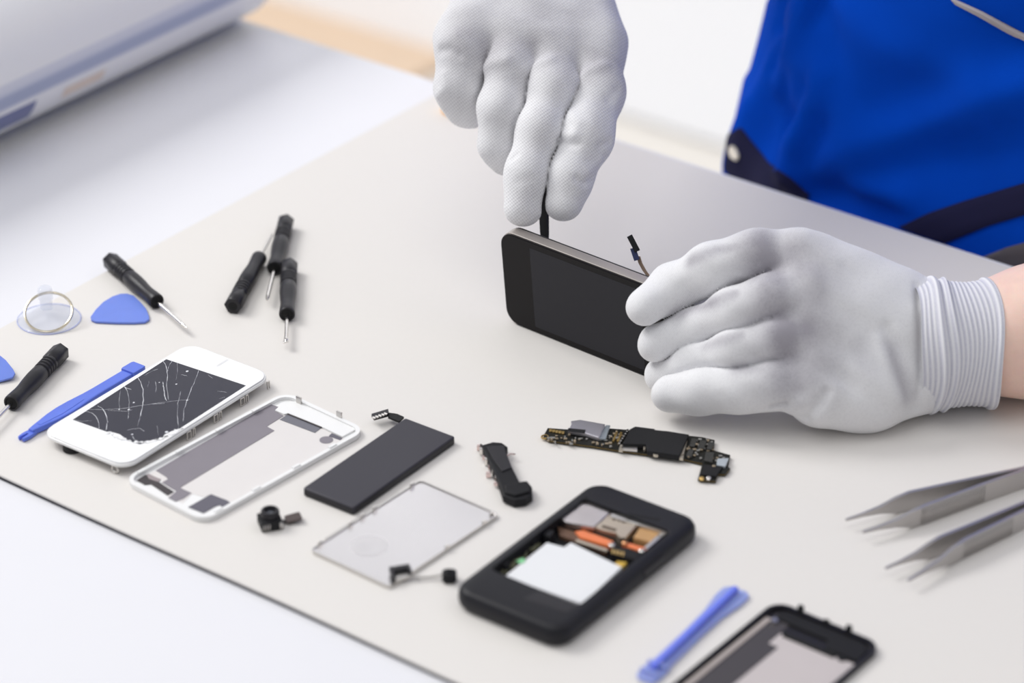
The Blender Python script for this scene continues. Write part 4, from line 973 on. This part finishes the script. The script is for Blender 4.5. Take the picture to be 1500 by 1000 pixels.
body_o, V, Fc = sdf_obj('body', body, lo, hi, 7.0, M_SKIN, person, PO, 3)
def hair(P):
    h = ellip(P, HD - FD * 8 + np.array([0, 0, 26]), (86, 86, 108))
    cut = (P[0] - HD[0]) * FD[0] + (P[1] - HD[1]) * FD[1] - 52 - (P[2] - HD[2] - 60) * .35
    return np.maximum(np.maximum(h, cut), -(P[2] - HD[2] + 45))
sdf_obj('hair', hair, HD - 120, HD + 150, 6.0, M_HAIR, person, PO, 2)

# ---- jacket: a cloth shell lofted round the trunk, with folds
ang_c = np.array([*st(0, 0)])
def proj(p):
    d = np.array(p) - CP; z = d @ FW; return 750 + F_PX * (d @ RT) / z, 500 - F_PX * (d @ UP) / z
def jring(z, a, b, s0, t0, n=260):
    out = []
    for k in range(n):
        th = 2 * math.pi * k / n; c, q = math.cos(th), math.sin(th)
        e = 2 / 2.5
        ss = s0 + a * math.copysign(abs(c) ** e, c); tt_ = t0 + b * math.copysign(abs(q) ** e, q)
        # folds
        fz = 5.0 * math.exp(-((z - 30) / 70) ** 2)
        w1 = fz * math.sin(th * 9 + z * .035) * max(0, -q) + 3.2 * math.sin(th * 5 - z * .022 + 1.3)
        w2 = 4.5 * math.exp(-((th - 3.75 - z * .0016) / .06) ** 2) - 4.0 * math.exp(-((th - 3.9 - z * .0012) / .07) ** 2) + 3.5 * math.exp(-((th - 4.12 + z * .0016) / .07) ** 2)
        nn = np.array([c, q]); ss += nn[0] * (w1 + w2); tt_ += nn[1] * (w1 + w2)
        out.append((*st(ss, tt_), z))
    return out
rings = []; zs = list(range(-300, 400, 6))
s0, t0 = -655., 1535.
right_end = -430.
for z in zs:
    b = 140 if z < 60 else 140 - (z - 60) * .03
    tc_ = t0 - max(0, z - 60) * .10
    def left_u(a):
        r = jring(z, a, b, right_end - a, tc_, 60); q = [proj(p) for p in r]; i = min(range(60), key=lambda i: q[i][0]); return q[i]
    lo_, hi_ = 150., 300.
    for _ in range(18):
        mid = (lo_ + hi_) / 2; u_, v_ = left_u(mid)
        tgt = 1058 + max(0, 235 - v_) * .295 if z < 110 else None
        if tgt is None: break
        if u_ > tgt: lo_ = mid
        else: hi_ = mid
    if z < 110: last = (lo_ + hi_) / 2
    a_ = last + (max(0, z - 110) * -.02)
    rings.append((z, a_, b, right_end - a_, tc_))
JR = [jring(*r) for r in rings]
sh = [(400, .86, .86), (414, .66, .7), (424, .45, .5)]
z, a_, b, sc_, tc_ = rings[-1]
for zz, fa, fb in sh: JR.append([(p[0], p[1], zz) for p in jring(zz, a_ * fa, b * fb, sc_, tc_ - 5)])
mj = MB(); mj.loft([[tuple(np.array(p) - PO) for p in r] for r in JR], None, False)
JV = np.array([tuple(p) for p in mj.v]) + PO; bvj = BVHTree.FromPolygons(JV.tolist(), mj.f)
JF = np.array(mj.f); fn = np.cross(JV[JF[:, 2]] - JV[JF[:, 0]], JV[JF[:, 3]] - JV[JF[:, 1]]); JN = np.zeros_like(JV)
for k in range(4): np.add.at(JN, JF[:, k], fn)
JN /= np.linalg.norm(JN, axis=1)[:, None] + 1e-9
cen = np.array([*st(-655, 1535), 0.])
JN *= np.sign(((JV - cen) * np.array([1, 1, 0]) * JN).sum(1))[:, None]
JD = np.zeros(len(JV)); front = (JV @ FW) < (cen + np.array([0, 0, 50])) @ FW + 60
for pts, wid, dep in (([(1190, -30), (1172, 40), (1150, 100), (1118, 165), (1104, 200)], 9, 7), ([(1150, -20), (1136, 80), (1112, 140)], 9, -6), ([(1205, 110), (1180, 160), (1160, 215), (1156, 250)], 9, 7), ([(1178, 130), (1148, 190), (1132, 225)], 7, -6), ([(1200, 180), (1185, 240), (1190, 275)], 8, -5),
                       ([(1165, 262), (1250, 222), (1350, 185), (1520, 120)], 13, 6), ([(1220, 262), (1320, 232), (1420, 215), (1520, 190)], 14, -5), ([(1290, 150), (1400, 90), (1520, 60)], 18, -4), ([(1240, 20), (1320, 80), (1420, 110)], 16, 4), ([(1210, 285), (1260, 300), (1300, 310)], 8, -5), ([(1250, 275), (1320, 290)], 8, 4), ([(1220, 40), (1215, 110)], 10, -4)):
    q = traced(bvj, pts)
    if len(q) > 1: JD += crease((JV[:, 0], JV[:, 1], JV[:, 2]), q, wid, dep) * front
JV = JV + JN * JD[:, None]; mj.v = [Vector(p) for p in (JV - PO)]
def cloth(name, col, nz=.1):
    return mat(name, col, .85, spec=.2, noise=nz, nscale=25, bump=.5, bscale=1400)
M_JBLUE = mat('blue_workwear', (.0005, .060, .50), .9, spec=.05, noise=.1, nscale=25, bump=.5, bscale=1400); M_NAVY = cloth('navy_workwear', (.014, .014, .05)); M_GREY = cloth('grey_piping', (.42, .38, .38)); M_TAUPE = cloth('taupe_cloth', (.10, .09, .10))
jacket = mj.build('jacket', M_JBLUE, person, 180)
for nm, pts in (('sleeve', [(RSH, 78), (RSH * .6 + REL * .4, 68), (REL * .75 + RSH * .25, 62)]), ('sleeve', [(LSH, 78), (LSH * .6 + LEL * .4, 68), (LEL * .8 + LSH * .2, 62)])):
    mb = MB(); P3 = [p for p, r in pts]; mb.tube([tuple(p - PO) for p in P3], [r for p, r in pts], 32); mb.build(nm, M_JBLUE, jacket, 180)
bvh = BVHTree.FromPolygons([Vector(p) + Vector(PO) for p in mj.v], mj.f)
def hit(u, v):
    r_ = ray(u, v); h_ = bvh.ray_cast(Vector(CP), Vector(r_)); return h_
def patch(name, top, bot, m, parent, th=1.6, n=24, up_=None):
    """strip sewn onto the jacket between two lines"""
    def samp(L_, f):
        g = f * (len(L_) - 1); i = min(int(g), len(L_) - 2); q = g - i
        return (L_[i][0] * (1 - q) + L_[i + 1][0] * q, L_[i][1] * (1 - q) + L_[i + 1][1] * q)
    rows = []
    for i in range(n + 1):
        f = i / n; a = samp(top, f); b = samp(bot, f); row = []
        for k in range(7):
            g = k / 6; h_ = hit(a[0] * (1 - g) + b[0] * g, a[1] * (1 - g) + b[1] * g)
            if h_[0] is None: row = None; break
            nn = h_[1] if h_[1].dot(Vector(FW)) < 0 else -h_[1]
            row.append((h_[0], nn))
        if row: rows.append(row)
    rings = []
    for row in rows:
        rg = [tuple(np.array(p + nn * (th if 0 < k < 6 else th * .5)) - PO) for k, (p, nn) in enumerate(row)] + [tuple(np.array(p - nn * .8) - PO) for p, nn in row[::-1]]
        rings.append(rg)
    return MB().loft(rings).build(name, m, parent, 60)
tri = patch('waistband', [(1068, 196), (1085, 186), (1100, 205), (1128, 240), (1160, 262), (1185, 285)], [(1062, 250), (1075, 262), (1090, 270), (1120, 280), (1150, 288), (1182, 298)], M_NAVY, jacket)
h_ = hit(1079, 222)
if h_[0] is not None:
    Xb = Matrix.Translation(Vector(np.array(h_[0]) - PO)) @ (h_[1] if h_[1].dot(Vector(FW)) < 0 else -h_[1]).to_track_quat('Z', 'Y').to_matrix().to_4x4()
    MB().lathe([(0, 5), (2.6, 5), (3.4, 4), (3.2, 2), (3.0, .1)], 20, Xb, 'z').build('snap_button', M_CHROME, tri)
patch('navy_band', [(1318, 332), (1360, 312), (1410, 295), (1460, 280), (1520, 262), (1640, 245), (1760, 240)], [(1385, 356), (1410, 346), (1450, 330), (1490, 318), (1530, 306), (1640, 290), (1760, 285)], M_NAVY, jacket, 2.0)
patch('piping', [(1395, -4), (1440, 16), (1480, 38), (1520, 58), (1600, 95)], [(1404, 6), (1438, 24), (1476, 46), (1516, 66), (1596, 104)], M_GREY, jacket, 2.4)
patch('pocket_flap', [(1395, -60), (1460, -30), (1530, 2), (1620, 45)], [(1395, -4), (1440, 16), (1520, 58), (1600, 95)], M_JBLUE, jacket, 1.2)
patch('lower_panel', [(1440, 376), (1475, 362), (1520, 350), (1620, 335), (1740, 330)], [(1440, 392), (1475, 400), (1520, 412), (1620, 430), (1740, 440)], M_TAUPE, jacket, 2.2)
# legs, seated under the table edge
M_TROU = cloth('dark_trousers', (.03, .03, .05))
def legs(P):
    d = None
    for sg in (-1, 1):
        hp = np.array([*st(-655 + sg * 95, 1540), -290.]); kn = np.array([*st(-655 + sg * 110, 1180), -270.]); an = np.array([*st(-655 + sg * 110, 1200), -690.])
        c = chain(P, [(hp, 88), (kn, 68), (an, 45)], 30); d = c if d is None else smin(d, c, 15)
    return d
c4 = np.array([[*st(-655 + a, b), z] for a in (-200, 200) for b in (1080, 1640) for z in (-745, -190)])
sdf_obj('trousers', legs, c4.min(0), c4.max(0), 12.0, M_TROU, person, PO, 3)
for sg in (-1, 1):
    e = np.array([*st(-655 + sg * 110, 1200), FLOOR]) - PO; tdir = -np.array([*NT, 0])
    rings = []
    for f, wd, hh in ((-60, 30, 60), (-40, 38, 80), (0, 40, 78), (70, 45, 60), (140, 44, 42), (175, 28, 30)):
        c = e + tdir * f; sd_ = np.array([*US, 0]); rings.append([tuple(c + sd_ * wd * x_ + np.array([0, 0, max(0, y_) * hh])) for x_, y_ in ((-1, 0), (-1, .5), (-.7, .9), (0, 1), (.7, .9), (1, .5), (1, 0))])
    MB().loft(rings).build('shoe', M_BLACKM, person, 80)
# stool
so = np.array([*st(-655, 1560), FLOOR])
t = thing('stool', 'dark round stool mostly hidden behind the table', 'stool', tuple(so))
MB().lathe([(326, 150), (338, 165), (361, 165), (370, 150), (370, .1)], 40, None, 'z').build('seat', M_BLACK, t)
for k in range(4):
    a_ = math.pi / 4 + k * math.pi / 2; MB().tube([(110 * math.cos(a_), 110 * math.sin(a_), 330), (160 * math.cos(a_), 160 * math.sin(a_), 0)], 12, 12).build('leg', M_STEEL, t)
